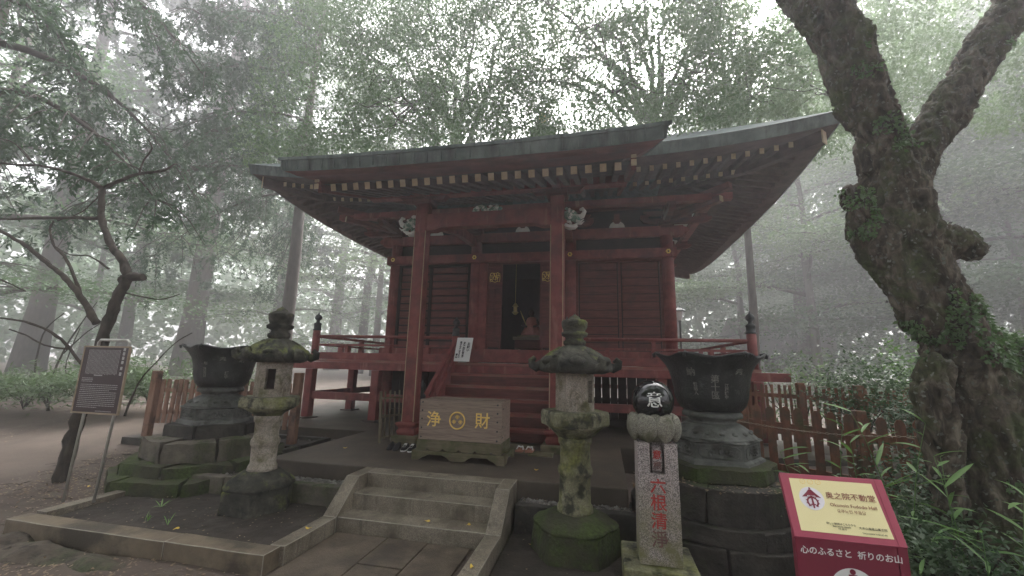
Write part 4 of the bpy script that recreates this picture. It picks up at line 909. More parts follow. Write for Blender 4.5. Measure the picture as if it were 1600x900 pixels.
# ================================================================ BIG BRONZE BASINS ON PEDESTALS
def basin(cx, cy, zb, label, texts, rot):
    t = thing('bronze_basin', (cx, cy, zb), label, 'basin')
    def rim(a, z):
        w = max(0, (z - (zb + .50)) / .16)
        return 1 + .045 * w * math.cos(6 * (a - rot)) + (.015 * math.cos(6 * (a - rot)) if z > zb + .3 else 0)
    outer = [(.05, zb), (.30, zb), (.33, zb + .015), (.375, zb + .07), (.405, zb + .16), (.42, zb + .27), (.435, zb + .38), (.46, zb + .47), (.50, zb + .54), (.555, zb + .605), (.585, zb + .63), (.59, zb + .65), (.57, zb + .655), (.50, zb + .60), (.42, zb + .48), (.38, zb + .3), (.33, zb + .1), (.01, zb + .08)]
    b = MB(); n = 72; b.lathe(cx, cy, outer, n, 0, 0, True, True, rim)
    k0 = len(b.v) - n * len(outer)
    for i in range(k0, len(b.v)):
        x, y, z = b.v[i]; a = math.atan2(y - cy, x - cx); w = max(0, (z - (zb + .52)) / .13); b.v[i] = (x, y, z + .022 * w * math.cos(6 * (a - rot)))
    for i in range(6):
        a = rot + i * math.pi / 3; u = Vector((math.cos(a), math.sin(a), 0)); c = Vector((cx, cy, 0)) + u * .61
        b.tube([c - u * .05 + Vector((0, 0, zb + .655)), c + Vector((0, 0, zb + .668)), c + u * .03 + Vector((0, 0, zb + .65)), c + u * .02 + Vector((0, 0, zb + .625)), c + Vector((0, 0, zb + .63))], [.02, .022, .02, .018, .01], 8)
    bo = b.build('bowl', M['iron'], t)
    for body, phi, z, size in texts:
        o = text('lettering', body, size, (0, 0, 0), (1, 0, 0), (0, 1, 0), M['wornwhite'], None, .002, .001, space=.95); me = o.data
        bm = bmesh.new(); bm.from_mesh(me); bmesh.ops.triangulate(bm, faces=bm.faces)
        def rad(zz):
            for (r0, z0_), (r1, z1_) in zip(outer[2:10], outer[3:11]):
                if z0_ <= zz <= z1_: return r0 + (r1 - r0) * (zz - z0_) / (z1_ - z0_)
            return .42
        for v in bm.verts:
            zz = z + v.co.y; a = phi + v.co.x / .43; r = rad(zz) * rim(a, zz) + .002 + max(0, v.co.z)
            v.co = Vector((cx + r * math.cos(a), cy + r * math.sin(a), zz)) - root_org(t)
        bm.to_mesh(me); bm.free(); o.parent = bo
    # carved stone pedestal
    h6 = hexr(6); z9 = zb
    p = MB(); p.lathe(cx, cy, [(.31, z9 - .005), (.33, z9 - .03), (.33, z9 - .07), (.28, z9 - .085), (.255, z9 - .11), (.255, z9 - .125), (.29, z9 - .14)], 40); p.build('neck_ring', M['pedestal'], t)
    p = MB(); p.lathe(cx, cy, [(.29, z9 - .14), (.34, z9 - .17), (.40, z9 - .23), (.45, z9 - .275), (.46, z9 - .29)], 72, 0, 0, True, True, lambda a, z: 1 + .03 * abs(math.sin(9 * a)) * (z9 - z) / .29)
    for i in range(18):
        a = i * math.pi / 9 + .17; p.ball((cx + .395 * math.cos(a), cy + .395 * math.sin(a), z9 - .225), .032, 6, 0, (1, 1, .8))
    p.build('lotus_skirt', M['pedestal'], t)
    p = MB(); p.lathe(cx, cy, [(.50, z9 - .29), (.52, z9 - .31), (.49, z9 - .325), (.49, z9 - .49), (.53, z9 - .51), (.545, z9 - .555)], 6, rot, 0, False)
    hx = p.build('hexagonal_block', M['pedestal'], t)
    for i in range(6):
        a0, a1 = rot + i * math.pi / 3, rot + (i + 1) * math.pi / 3
        P = Vector((cx + .49 * math.cos(a0), cy + .49 * math.sin(a0), 0)); Q = Vector((cx + .49 * math.cos(a1), cy + .49 * math.sin(a1), 0)); nr = ((P + Q) / 2 - Vector((cx, cy, 0))).normalized(); D = Q - P
        def F(u, v, o_=.0): w = P + D * u + nr * o_; return (w.x, w.y, z9 - .485 + v * .155)
        g = MB(); g.tube([F(.16, .1), F(.84, .1), F(.92, .3), F(.92, .7), F(.84, .9), F(.16, .9), F(.08, .7), F(.08, .3), F(.16, .1)], .009, 5)
        rd = random.Random(i * 7)
        for q in range(16): g.ball(F(.2 + .6 * rd.random(), .25 + .5 * rd.random(), .002), rd.uniform(.01, .022), 5)
        for q in range(4):
            u0 = .25 + .15 * q; g.tube([F(u0, .3), F(u0 + .05, .65), F(u0 + .12, .45), F(u0 + .16, .7)], .007, 5)
        g.build('carved_panel', M['pedestal'], hx)
    return t
basin(1.30, 5.52, 1.42, 'large dark bronze basin with wavy rim and pale characters, on the round plinth',
      [('奉', R_(-62), 1.865, .10), ('納', R_(-128), 1.865, .10), ('第\n十\n區', R_(-96), 1.70, .095), ('江\n戸\n講\n中', R_(-80), 1.66, .045), ('世\n話\n人', R_(-124), 1.68, .05)], R_(-66))
basin(-6.22, 5.90, 1.42, 'dark bronze basin with wavy rim, half hidden behind the left lantern',
      [('奉', R_(-48), 1.86, .09), ('年', R_(-78), 1.8, .06), ('月\n吉\n日', R_(-80), 1.66, .055), ('納', R_(-14), 1.86, .09), ('講\n中', R_(-38), 1.62, .06)], R_(-18))
# plinths: left one of mossy blocks, right one round and dark
pl = thing('block_plinth', (-6.1, 5.8, 0), 'stepped plinth of rough mossy stone blocks under the left bronze basin', 'plinth')
def oct_layer(t, cx, cy, r, z0, z1, ph, n, mat, seed, rough=.03, gap=.02, nm='plinth_block'):
    for i in range(n):
        a0, a1 = ph + 2 * math.pi * i / n, ph + 2 * math.pi * (i + 1) / n; ri = r * .35
        P = lambda a, rr: (cx + rr * math.cos(a), cy + rr * math.sin(a))
        g = gap / r
        b = MB(); b.ext([P(a0 + g * 2.8, ri), P(a0 + g, r), P(a1 - g, r), P(a1 - g * 2.8, ri)], 2, z0, z1 + .008 * math.sin(i * 3 + seed)); b.build(nm, mat, t, 0, rough, 3, seed=seed + i, freq=3.2)
oct_layer(pl, -6.1, 5.8, 1.28, -.05, .25, R_(-57), 8, M['mossbase'], 1)
oct_layer(pl, -6.15, 5.82, 1.10, .25, .40, R_(-72), 8, M['mossbase'], 5)
oct_layer(pl, -6.18, 5.86, .90, .40, .68, R_(-40), 8, M['mossstone'], 9)
oct_layer(pl, -6.22, 5.9, .66, .68, .862, R_(-66), 6, M['darkstone'], 14, .02)
pr_ = thing('round_plinth', (1.28, 5.5, 0), 'dark round stepped plinth under the right bronze basin', 'plinth')
for (r, z0, z1, n, sd) in ((.98, -.05, .235, 6, 21), (.93, .237, .40, 6, 24), (.84, .402, .725, 6, 28)):
    for i in range(n):
        a0, a1 = R_(-125 + sd * 7) + 2 * math.pi * i / n, R_(-125 + sd * 7) + 2 * math.pi * (i + 1) / n
        arc = [(1.28 + r * math.cos(a0 + (a1 - a0 - .012) * t), 5.5 + r * math.sin(a0 + (a1 - a0 - .012) * t)) for t in np.linspace(0, 1, 7)]
        inn = [(1.28 + .3 * math.cos(a0 + (a1 - a0 - .012) * t), 5.5 + .3 * math.sin(a0 + (a1 - a0 - .012) * t)) for t in (1, 0)]
        b = MB(); b.ext(arc + inn, 2, z0, z1); b.build('plinth_segment', M['darkstone'], pr_, .01, .022, 2, seed=sd + i, freq=4)
b = MB(); b.lathe(1.29, 5.52, [(.66, .726), (.68, .74), (.67, .87), (.62, .882)], 48, R_(-66), 0, False, True, hexr(6, .3)); b.build('top_stone', M['mossbase'], pr_, 0, .02, 0, freq=6)

# ================================================================ OFFERTORY BOX
ob = thing('offertory_box', (-2.07, 6.33, ZT), 'grey brown wooden offertory box with gold characters and round gold crest', 'box')
bx0, bx1, by0, by1, bz0, bz1, bzt = -2.70, -1.405, 6.02, 6.62, .625, .775, 1.35
MB().box(bx0 + .012, bx1 - .012, by0 + .004, by0 + .03, bz1, bzt).build('front_panel', M['boxwood'], ob, .003)
MB().box(bx0 + .012, bx1 - .012, by1 - .03, by1, bz1, bzt).build('back_panel', M['boxwood'], ob, .003)
for x in (bx0 + .0115, bx1 - .0405): MB().box(x, x + .029, by0 + .031, by1 - .031, bz1, bzt).build('side_panel', M['boxwood'], ob, .003)
MB().box(bx0 + .042, bx1 - .042, by0 + .032, by1 - .032, bz1 + .02, bz1 + .05).build('box_floor', M['dark'], ob)
for i in range(9):
    y = by0 + .075 + i * .055
    MB().bar((bx0 + .042, y, bzt - .035), (bx1 - .042, y, bzt - .035), .022, .03).build('grille_bar', M['boxwood'], ob)
# skirt with scallop cuts
def scallop(x0, x1, z0, z1, n):
    pts = [(x0, z1), (x0, z0)]
    for i in range(n):
        a = x0 + (x1 - x0) * (i + .75) / (n + .25) - .03; w = .055
        pts += [(a - .02, z0), (a, z0 + .03), (a + .012, z0 + .026), (a + w, z0 + .004)]
    return pts + [(x1, z0), (x1, z1)]
b = MB(); b.ext(scallop(bx0, bx1, bz0, bz1 - .002, 5), 1, by0 - .012, by0 + .02); b.build('skirt_board', M['boxbase'], ob)
for x in (bx0 + .0, bx1 - .03): MB().box(x, x + .03, by0 + .021, by1 + .01, bz0, bz1 - .003).build('skirt_board', M['boxbase'], ob)
b = MB(); f0, f1 = -2.755, -1.345
pts = [(f0, .622), (f0, ZT + .002), (f0 + .11, ZT + .002), (f0 + .16, .53), (f0 + .21, .545), (f0 + .25, .575), (-2.27, .575), (-2.2, .54), (-2.16, .505), (-2.05, .505 - .003), (-1.94, .505), (-1.9, .54), (-1.83, .575), (f1 - .25, .575), (f1 - .21, .545), (f1 - .16, .53), (f1 - .11, ZT + .002), (f1, ZT + .002), (f1, .622)]
b.ext(pts, 1, by0 - .05, by0 - .013 + .03); b.build('foot_board', M['boxbase'], ob)
for x in (f0 + .002, f1 - .04):
    b = MB(); b.ext([(by0 - .0, .62), (by0 - .0, ZT + .002), (by0 + .1, ZT + .002), (by0 + .18, .56), (by1 - .12, .56), (by1 - .04, ZT + .002), (by1 + .05, ZT + .002), (by1 + .05, .62)], 0, x, x + .038); b.build('foot_board', M['boxbase'], ob)
rv = MB().ball((0, 0, 0), .013, 6, 0, (1, .6, 1)).mesh('rivet', [M['black']])
for x in (bx0 + .055, bx1 - .07):
    for z in (1.31, 1.19, 1.07, .94, .81): inst(rv, 'rivet', ob, (x, by0 - .001, z))
for z in (1.25, 1.0, .85): inst(rv, 'rivet', ob, (bx1 - .0115, by0 + .1, z), (0, 0, math.pi / 2))
text('lettering', '浄', .235, (-2.455, by0 + .001, 1.055), (1, 0, 0), (0, 0, 1), M['gold'], ob, .004, .002)
text('lettering', '財', .235, (-1.70, by0 + .001, 1.065), (1, 0, 0), (0, 0, 1), M['gold'], ob, .004, .002)
b = MB(); cx_c, cz_c = -2.085, 1.065
ringp = [(cx_c + .115 * math.cos(t), by0 - .002, cz_c + .118 * math.sin(t)) for t in np.linspace(0, 2 * math.pi, 41)]
b.tube(ringp, .0115, 6, cap=False)
for k in range(3):     # three small leaf sprays inside the ring
    fx, fz = ((cx_c, cz_c + .048), (cx_c - .05, cz_c - .022), (cx_c + .05, cz_c - .022))[k]
    for q, a in enumerate((math.pi / 2, math.pi / 2 + 1.15, math.pi / 2 - 1.15)):
        b.tube([(fx + .016 * math.cos(a) + .013 * math.cos(t), by0 - .002, fz + .016 * math.sin(a) + .014 * math.sin(t)) for t in np.linspace(0, 2 * math.pi, 9)], .0042, 5, cap=False)
    for s in (-1, 1): b.tube([(fx + s * .006 * t, by0 - .002, fz - .008 - .010 * t + .003 * t * t) for t in (0, 1, 2, 3)], .0038, 5)
    b.tube([(fx, by0 - .002, fz - .004), (fx, by0 - .002, fz - .03)], .0035, 5)
b.build('crest', M['gold'], ob)
# stone sill in front of the stair and small block by the right post
ss_ = thing('threshold_stone', (-1.4, 7.0, ZT), 'pale flat stone slab at the foot of the red wooden stair', 'slab')
MB().box(-2.95, -1.15, 6.85, 7.5, ZT - .1, ZT + .03).box(-1.14, -.75, 6.74, 7.05, ZT - .1, ZT + .028).build('slab', M['boxbase'], ss_, .01, .008, 3)
# ================================================================ SHOES AND SANDALS
def shoe(x, y, z, rz, label, white):
    t = thing('shoe', (x, y, z), label, 'shoe', 'shoes left beside the offertory box')
    def sect(v): # outline half widths along the length
        return [(-.14, .032), (-.12, .04), (-.05, .036), (.03, .044), (.09, .047), (.13, .035), (.15, .01)]
    S = sect(0)
    out_ = [(w, l) for l, w in S] + [(-w, l) for l, w in reversed(S)]
    c, s = math.cos(rz), math.sin(rz)
    W_ = lambda p: (x + p[0] * c - p[1] * s, y + p[0] * s + p[1] * c)
    b = MB(); b.ext([W_(p) for p in out_], 2, z, z + .022); b.build('sole', M['white'] if white else M['shoeblack'], t, .004)
    b = MB(); top = [(-.14, .085), (-.12, .095), (-.05, .085), (.03, .075), (.09, .05), (.13, .035), (.15, .024)]
    vs, fs = [], []
    for (l, w), (_, h) in zip(S, top):
        for k in range(9):
            a = math.pi * k / 8; q = W_((w * .93 * math.cos(a), l)); vs.append((q[0], q[1], z + .02 + (h - .02) * math.sin(a) ** .7))
    for i in range(6):
        for k in range(8): fs.append((i * 9 + k, i * 9 + k + 1, (i + 1) * 9 + k + 1, (i + 1) * 9 + k))
    b.add(vs, fs, 0, True); b.add([vs[k] for k in range(9)], [tuple(range(9))]); b.build('upper', M['shoeblack'], t)
    if white:
        b = MB()
        for l in (-.03, 0, .03, .055, -.055):
            h = .088 - (l + .05) * .28; p, q = W_((-.022, l)), W_((.022, l)); b.bar((p[0], p[1], z + h), (q[0], q[1], z + h), .017, .008)
        b.build('laces', M['white'], t)
    return t
shoe(-3.405, 6.56, ZT + .002, math.pi + .25, 'left shoe of the plain black pair, outermost beside the post', False)
shoe(-3.285, 6.55, ZT + .002, math.pi + .2, 'right shoe of the plain black pair beside the post', False)
shoe(-3.135, 6.53, ZT + .002, math.pi + .2, 'left black sneaker with white laces beside the box', True)
shoe(-3.01, 6.52, ZT + .002, math.pi + .15, 'right black sneaker with white laces, nearest the box', True)
for i, (x, lb) in enumerate(((-1.30, 'left red brown sandal with white strap by the wooden stair'), (-1.145, 'right red brown sandal with white strap by the wooden stair'))):
    t = thing('sandal', (x, 6.93, ZT + .03), lb, 'sandal', 'pair of sandals on the slab')
    o_ = [(x + .062 * math.cos(a) * (1 + .1 * math.sin(a)), 6.93 + .125 * math.sin(a)) for a in np.linspace(0, 2 * math.pi, 21)[:-1]]
    b = MB(); b.ext([(x - .062, 6.81), (x + .062, 6.81), (x + .066, 7.02), (x + .04, 7.055), (x - .04, 7.055), (x - .066, 7.02)], 2, ZT + .032, ZT + .062); b.build('sole', M['sandal'], t, .006)
    b = MB(); b.tube([(x - .055, 6.90, ZT + .06), (x - .035, 6.96, ZT + .10), (x, 6.99, ZT + .085), (x + .035, 6.96, ZT + .10), (x + .055, 6.90, ZT + .06)], .013, 6); b.tube([(x, 6.99, ZT + .085), (x, 7.0, ZT + .06)], .008, 5); b.build('strap', M['white'], t)
# slatted wooden screen leaning beside the porch post
sc_ = thing('slatted_screen', (-3.66, 7.2, ZT), 'narrow slatted wooden screen standing left of the porch post', 'screen')
def S_(u, z, d=0): return (-3.86 + .05 * (1 - z) + u * .25, 6.93 + u * .75, ZT + z * .88)
for u in (0, 1): MB().bar(S_(u, 0), S_(u, 1), .045, .04).build('screen_stile', M['bamboo'], sc_)
for i in range(6): u = .13 + i * .145; MB().tube([S_(u, .04), S_(u, .99 + .02 * (i % 2))], .014, 6).build('screen_slat', M['bamboo'], sc_)
for z in (.1, .5, .86): MB().bar(S_(0, z), S_(1, z), .02, .03, up=(0, 0, 1)).build('screen_rail', M['bamboo'], sc_)

# ================================================================ INFORMATION BOARD, LEFT
ib = thing('info_board', (-6.33, 4.23, .1), 'dark information board with tiny pale print on two thin metal legs', 'sign')
yb = 4.22
MB().tube([(-6.575, yb + .02, .08), (-6.53, yb + .02, 1.2), (-6.53, yb + .02, 2.06), (-6.50, yb + .02, 2.09), (-6.05, yb + .02, 2.09), (-6.01, yb + .02, 2.06), (-6.01, yb + .02, 1.99)], .017, 10).build('tube_frame', M['steel'], ib)
MB().tube([(-6.09, yb + .02, .12), (-6.03, yb + .02, 1.2), (-6.0, yb + .02, 2.0)], .017, 10).build('leg', M['steel'], ib)
L0, L1, B0, B1 = -6.72, -5.94, 1.15, 2.01
MB().box(L0 + .018, L1 - .018, yb - .006, yb + .004, B0 + .018, B1 - .018).build('panel', M['board'], ib)
for a in ((L0, L1, B0, B0 + .02), (L0, L1, B1 - .02, B1), (L0, L0 + .02, B0 + .0205, B1 - .0205), (L1 - .02, L1, B0 + .0205, B1 - .0205)): MB().box(a[0], a[1], yb - .013, yb + .012, a[2], a[3]).build('frame_bar', M['rust'], ib, .002)
b = MB(); rd = random.Random(8); yq = yb - .0075
def dash(x0, x1, z0, z1): b.add([(x0, yq, z0), (x1, yq, z0), (x1, yq, z1), (x0, yq, z1)], [(0, 1, 2, 3)])
for i in range(26):       # block of small vertical columns
    x = L0 + .10 + i * .0208; z = B1 - .05
    while z > B1 - .36:
        h = rd.uniform(.005, .011); dash(x, x + .010, z - h, z); z -= h + .005
for i in range(13):       # lines of small print
    z = B0 + .36 - i * .0235; x = L0 + .07; xe = L1 - .09 - (rd.uniform(.1, .3) if i in (3, 12) else 0)
    while x < xe: w = rd.uniform(.008, .03); dash(x, min(x + w, xe), z, z + .0075); x += w + .006
for i in range(3): 
    x = L0 + .07
    for q in range(8): w = rd.uniform(.01, .03); dash(x, x + w, B0 + .44 - i * .02, B0 + .448 - i * .02); x += w + .006
x = L0 + .26
for q in range(8): dash(x, x + .014, B0 + .475, B0 + .49); x += .018
x = L1 - .38
for q in range(12): dash(x, x + .016, B0 + .035, B0 + .043); x += .022
b.build('small_print', M['print'], ib)
b = MB()
for i, z in enumerate((B1 - .06, B1 - .115, B1 - .17, B1 - .225, B1 - .30, B1 - .37)):
    for (u0, u1, v0, v1) in ((0, .034, .032, .037), (0, .034, .0, .005), (0, .005, 0, .037), (.029, .034, 0, .037), (.014, .019, 0, .037), (0, .034, .016, .021)): b.add([(L1 - .105 + u0, yq, z + v0), (L1 - .105 + u1, yq, z + v0), (L1 - .105 + u1, yq, z + v1), (L1 - .105 + u0, yq, z + v1)], [(0, 1, 2, 3)])
b.build('title_characters', M['white'], ib)

# ================================================================ MAROON SIGN STAND, RIGHT
ms = thing('sign_stand', (1.34, 2.95, 0), 'maroon lectern sign with a cream sloping panel naming the hall', 'sign')
TL, TR, BL, BR = Vector((1.11, 3.10, 1.262)), Vector((1.672, 3.10, 1.262)), Vector((1.072, 2.85, .975)), Vector((1.622, 2.85, .972))
nn = (TR - TL).cross(BL - TL).normalized() * -1
if nn.y > 0: nn = -nn
bk = nn * -.03
b = MB(); P4 = [BL, BR, TR, TL]; b.add([p for p in P4] + [p + bk for p in P4], [(0, 1, 2, 3), (7, 6, 5, 4), (0, 4, 5, 1), (1, 5, 6, 2), (2, 6, 7, 3), (3, 7, 4, 0)]); b.build('sloping_top', M['maroonlight'], ms, .002)
gB0, gB1 = Vector((1.085, 2.862, 0)), Vector((1.60, 2.862, 0))
b = MB(); b.add([(1.074, 2.858, .972), (1.572, 2.858, .969), (1.572, 2.862, -.02), (1.095, 2.862, -.02), (1.11, 3.0, .99), (1.572, 3.0, .99), (1.572, 3.0, -.02), (1.12, 3.0, -.02)], [(3, 2, 1, 0), (4, 5, 6, 7), (0, 1, 5, 4), (1, 2, 6, 5), (3, 7, 6, 2), (0, 4, 7, 3)]); b.build('stand_body', M['maroon'], ms, .002)
b = MB(); b.add([(1.575, 2.856, .969), (1.622, 2.858, .968), (1.628, 2.862, -.02), (1.575, 2.862, -.02), (1.575, 3.0, .99), (1.64, 3.0, .99), (1.64, 3.0, -.02), (1.575, 3.0, -.02)], [(3, 2, 1, 0), (4, 5, 6, 7), (0, 1, 5, 4), (1, 2, 6, 5), (3, 7, 6, 2), (0, 4, 7, 3)]); b.build('side_post', M['maroon'], ms, .002)
def UV(u, v, o=.0012):  # u across 0..1, v up 0..1 on the sloping face
    p = BL.lerp(BR, u).lerp(TL.lerp(TR, u), v); return p + nn * o
b = MB(); b.add([UV(.075, .095), UV(.905, .095), UV(.885, .915), UV(.085, .915)], [(0, 1, 2, 3)]); pn = b.build('cream_panel', M['cream'], ms)
b = MB(); b.bar(UV(.925, .0, .001), UV(.925, 1, .001), .0015, .0015); b.build('seam', M['maroon'], ms)
ex2 = (BR - BL).normalized(); ey2 = (UV(.5, 1) - UV(.5, 0)).normalized()
def disc(c, r, mat, nm, par, o=.002, n=32, sy=1.0):
    c = Vector(c); b = MB(); b.add([c + ex2 * r * math.cos(t) + ey2 * r * sy * math.sin(t) + nn * (o - .0012) for t in np.linspace(0, 2 * math.pi, n + 1)[:-1]], [tuple(range(n))]); return b.build(nm, mat, par)
EC = UV(.26, .60); disc(EC, .066, M['lilac'], 'emblem_disc', pn, .0022, 40, 1.06)
def emb(poly, z=.0035): return [EC + ex2 * u * .066 + ey2 * v * .07 + nn * (z - .0012) for u, v in poly]
b = MB()
b.add(emb([(-.78, .08), (-.3, .55), (-.1, .78), (.1, .78), (.3, .55), (.78, .08), (.36, .12), (.3, .25), (-.3, .25), (-.36, .12)]), [tuple(range(10))])
b.add(emb([(.09 * math.cos(t), .88 + .08 * math.sin(t)) for t in np.linspace(0, 6.0, 10)]), [tuple(range(10))])
for sg in (-1, 1):
    a = np.linspace(1.15, 4.2, 12) if sg < 0 else np.linspace(1.99, -1.06, 12)
    oute = [(.48 * math.cos(t), -.32 + .48 * math.sin(t)) for t in a]; inn = [(.34 * math.cos(t), -.32 + .34 * math.sin(t)) for t in a]
    for i in range(11): b.add(emb([oute[i], oute[i + 1], inn[i + 1], inn[i]]), [(0, 1, 2, 3)])
    for t in a[::2]: b.add(emb([(.46 * math.cos(t - .12), -.32 + .46 * math.sin(t - .12)), (.60 * math.cos(t), -.32 + .60 * math.sin(t)), (.46 * math.cos(t + .12), -.32 + .46 * math.sin(t + .12))]), [(0, 1, 2)])
b.add(emb([(-.06, .2), (.06, .2), (.09, -.5), (.2, -.5), (.2, -.6), (.07, -.6), (.07, -.85), (-.07, -.85), (-.07, -.6), (-.2, -.6), (-.2, -.5), (-.09, -.5)], .0045), [tuple(range(12))])
b.build('emblem', M['maroon'], pn)
for i in range(3):
    c = UV(.215 + .075 * i, .875); b = MB(); b.tube([c + ex2 * .014 * math.cos(t) + ey2 * .015 * math.sin(t) for t in np.linspace(0, 2 * math.pi, 17)], .0016, 4, cap=False)
    text('lettering', '火山水'[i], .014, c, ex2, ey2, M['goldpaint'], pn, .0002, 0); b.build('small_crest', M['goldpaint'], pn)
M['brown'] = MAT('brown print', [(.20, .05, .04), (.22, .06, .05)], 2, .5, 0)
text('lettering', '奥之院不動堂', .044, UV(.635, .66, .004), ex2, ey2, M['brown'], pn, .0003, .0002)
text('lettering', 'Okunoin Fudodo Hall', .0275, UV(.635, .52, .004), ex2, ey2, M['brown'], pn, .0003, 0)
text('lettering', '오쿠노인 부동당', .022, UV(.60, .43, .004), ex2, ey2, M['brown'], pn, .0003, 0)
text('lettering', '詳しい説明はこちらから\nSee more details\n더 보기', .0135, UV(.465, .20, .004), ex2, ey2, M['ink'], pn, .0003, 0)
text('lettering', '大本山高尾山薬王院', .0155, UV(.745, .205, .004), ex2, ey2, M['ink'], pn, .0003, 0); text('lettering', 'TAKAOSAN YAKUO-IN', .0115, UV(.745, .135, .004), ex2, ey2, M['ink'], pn, .0003, 0)
f_ = text('lettering', '心のふるさと  祈りのお山', .043, (1.345, 2.857, .905), (1, 0, -.004), (0, 0, 1), M['white'], ms, .0004, .0006)
b = MB(); cc = Vector((1.345, 2.8575, .715)); b.add([cc + Vector((.118 * math.cos(t), 0, .122 * math.sin(t))) for t in np.linspace(0, 2 * math.pi, 49)[:-1]], [tuple(range(47, -1, -1))]); wd = b.build('white_disc', M['white'], ms)
b = MB(); b.ext([(cc.x - .06, cc.z + .04), (cc.x - .02, cc.z + .075), (cc.x - .02, cc.z + .09), (cc.x + .02, cc.z + .09), (cc.x + .02, cc.z + .075), (cc.x + .06, cc.z + .04), (cc.x + .09, cc.z - .02), (cc.x - .09, cc.z - .02)], 1, 2.853, 2.8565)
b.ext([(cc.x + .014 * math.cos(t), cc.z + .105 + .014 * math.sin(t)) for t in np.linspace(0, 6.0, 14)], 1, 2.853, 2.8565); b.build('disc_emblem', M['maroon'], wd)

# ================================================================ FENCES
def picket_fence(A, B, zb, h, w, t, gap, mat, label, group=None, seed=0, rails=(.28, .8), posts=(), top='flat', rmat=None, pz=None, rr=None):
    A, B = Vector((*A, 0)), Vector((*B, 0)); d = (B - A); L = d.length; d.normalize(); ang = math.atan2(d.y, d.x)
    f = thing('picket_fence', (A.x, A.y, zb), label, 'fence', group); rd = random.Random(seed)
    n = int(L / gap)
    pr_ = [(-w / 2, 0), (w / 2, 0), (w / 2, h - (.0 if top == 'flat' else .05)), (w * .22, h), (-w * .22, h), (-w / 2, h - (.0 if top == 'flat' else .05))] if top != 'flat' else [(-w / 2, 0), (w / 2, 0), (w / 2, h), (-w / 2, h)]
    me = MB().ext(pr_, 1, -t / 2, t / 2).mesh('picket', [mat])
    for i in range(n + 1):
        p = A + d * (gap * i + .05)
        z = zb if pz is None else pz(i / max(1, n))
        inst(me, 'picket', f, (p.x, p.y, z + rd.uniform(-.012, .012)), (rd.uniform(-.015, .015), rd.uniform(-.02, .02), ang + rd.uniform(-.03, .03)))
    nv = Vector((-d.y, d.x, 0)) * (t / 2 + .02)
    for r in rails:
        z0 = (zb if pz is None else pz(0)) + h * r; z1 = (zb if pz is None else pz(1)) + h * r
        MB().bar(A + nv + Vector((0, 0, z0)), B + nv + Vector((0, 0, z1)), .038, rr or .075).build('fence_rail', rmat or mat, f, .004)
    for u in posts:
        p = A + d * (L * u) + nv * 1.2; z = zb if pz is None else pz(u)
        MB().box(-.06, .06, -.06, .06, -.15, h + .06)
        b = MB(); b.box(p.x - .06, p.x + .06, p.y - .06, p.y + .06, z - .15, z + h + .05); b.build('fence_post', rmat or mat, f, .01)
    return f
ga = gz(-8.9, 6.9)
lf = picket_fence((-8.78, 6.93), (-5.85, 7.08), .58, .86, .085, .025, .135, M['brownwood'], 'low brown wooden picket fence between the bare tree and the left basin', seed=3, rails=(.25, .75))
for x, y, h in ((-8.92, 6.92, 1.60), (-5.72, 7.1, 1.64)):
    MB().box(x - .075, x + .075, y - .06, y + .06, ga - .05, h).build('fence_post', M['brownwood'], lf, .012)
MB().box(-9.25, -8.6, 6.72, 7.1, ga - .1, ga + .10).build('post_stone', M['darkstone'], lf, .01, .012, 2)
MB().box(-5.95, -5.5, 6.9, 7.3, .1, .33).build('post_stone', M['darkstone'], lf, .01, .012, 2)
f1 = picket_fence((1.62, 6.75), (4.1, 5.75), .42, 1.0, .10, .028, .165, M['orange'], 'faded vermilion picket fence beside the right basin, nearest row', seed=5, rails=(.2, .74), top='cut', rr=.1, posts=(.0, .62), pz=lambda u: .46 - .12 * u)
f2 = picket_fence((1.9, 9.35), (4.9, 8.0), .62, 1.0, .045, .02, .095, M['orange'], 'thin slatted dark red fence behind the veranda corner, farther row', seed=6, rails=(.15, .8), posts=(.28, .55, .8, 1.0), pz=lambda u: .66 - .02 * u)
f3 = picket_fence((4.9, 8.0), (8.5, 7.3), .62, .9, .06, .02, .12, M['brownwood'], 'thin slatted fence among the shrubs right of the hall', seed=7, rails=(.15, .8), posts=(.5, 1.0))
# chain hung along the near fence
ch = thing('chain', (1.62, 6.6, 1.2), 'thin sagging chain strung along the vermilion picket fence', 'chain')
b = MB(); cp = [Vector((1.6 + 2.3 * t, 6.62 - .92 * t, 1.24 - .10 * math.sin(math.pi * t))) for t in np.linspace(0, 1, 60)]
for i, (p, q) in enumerate(zip(cp[:-1], cp[1:])):
    m_ = (p + q) / 2; d = (q - p).normalized(); up_ = Vector((0, 0, 1)) if i % 2 else Vector((.4, .9, 0)); u = d.cross(up_).normalized()
    b.tube([m_ + d * .024 * math.cos(a) + u * .009 * math.sin(a) for a in np.linspace(0, 2 * math.pi, 9)], .0035, 4, cap=False)
b.build('chain_links', M['rust'], ch)
# far imitation-log fence at the left
ff = thing('log_rail_fence', (-16, 9, .3), 'pale concrete imitation log fence far left behind the shrubs', 'fence')
A, B = Vector((-21, 8.6, 0)), Vector((-11.5, 11.7, 0)); n = 26
for z in (1.06,): MB().tube([A + Vector((0, 0, z)), B + Vector((0, 0, z + .02))], .055, 10).build('top_rail', M['concrete'], ff)
MB().tube([A + Vector((0, 0, .42)), B + Vector((0, 0, .42))], .045, 10).build('lower_rail', M['concrete'], ff)
pm2 = MB().lathe(0, 0, [(.05, 0), (.05, .98)], 10).mesh('baluster', [M['concrete']])
for i in range(n): p = A.lerp(B, i / (n - 1)); inst(pm2, 'baluster', ff, (p.x, p.y, .06))
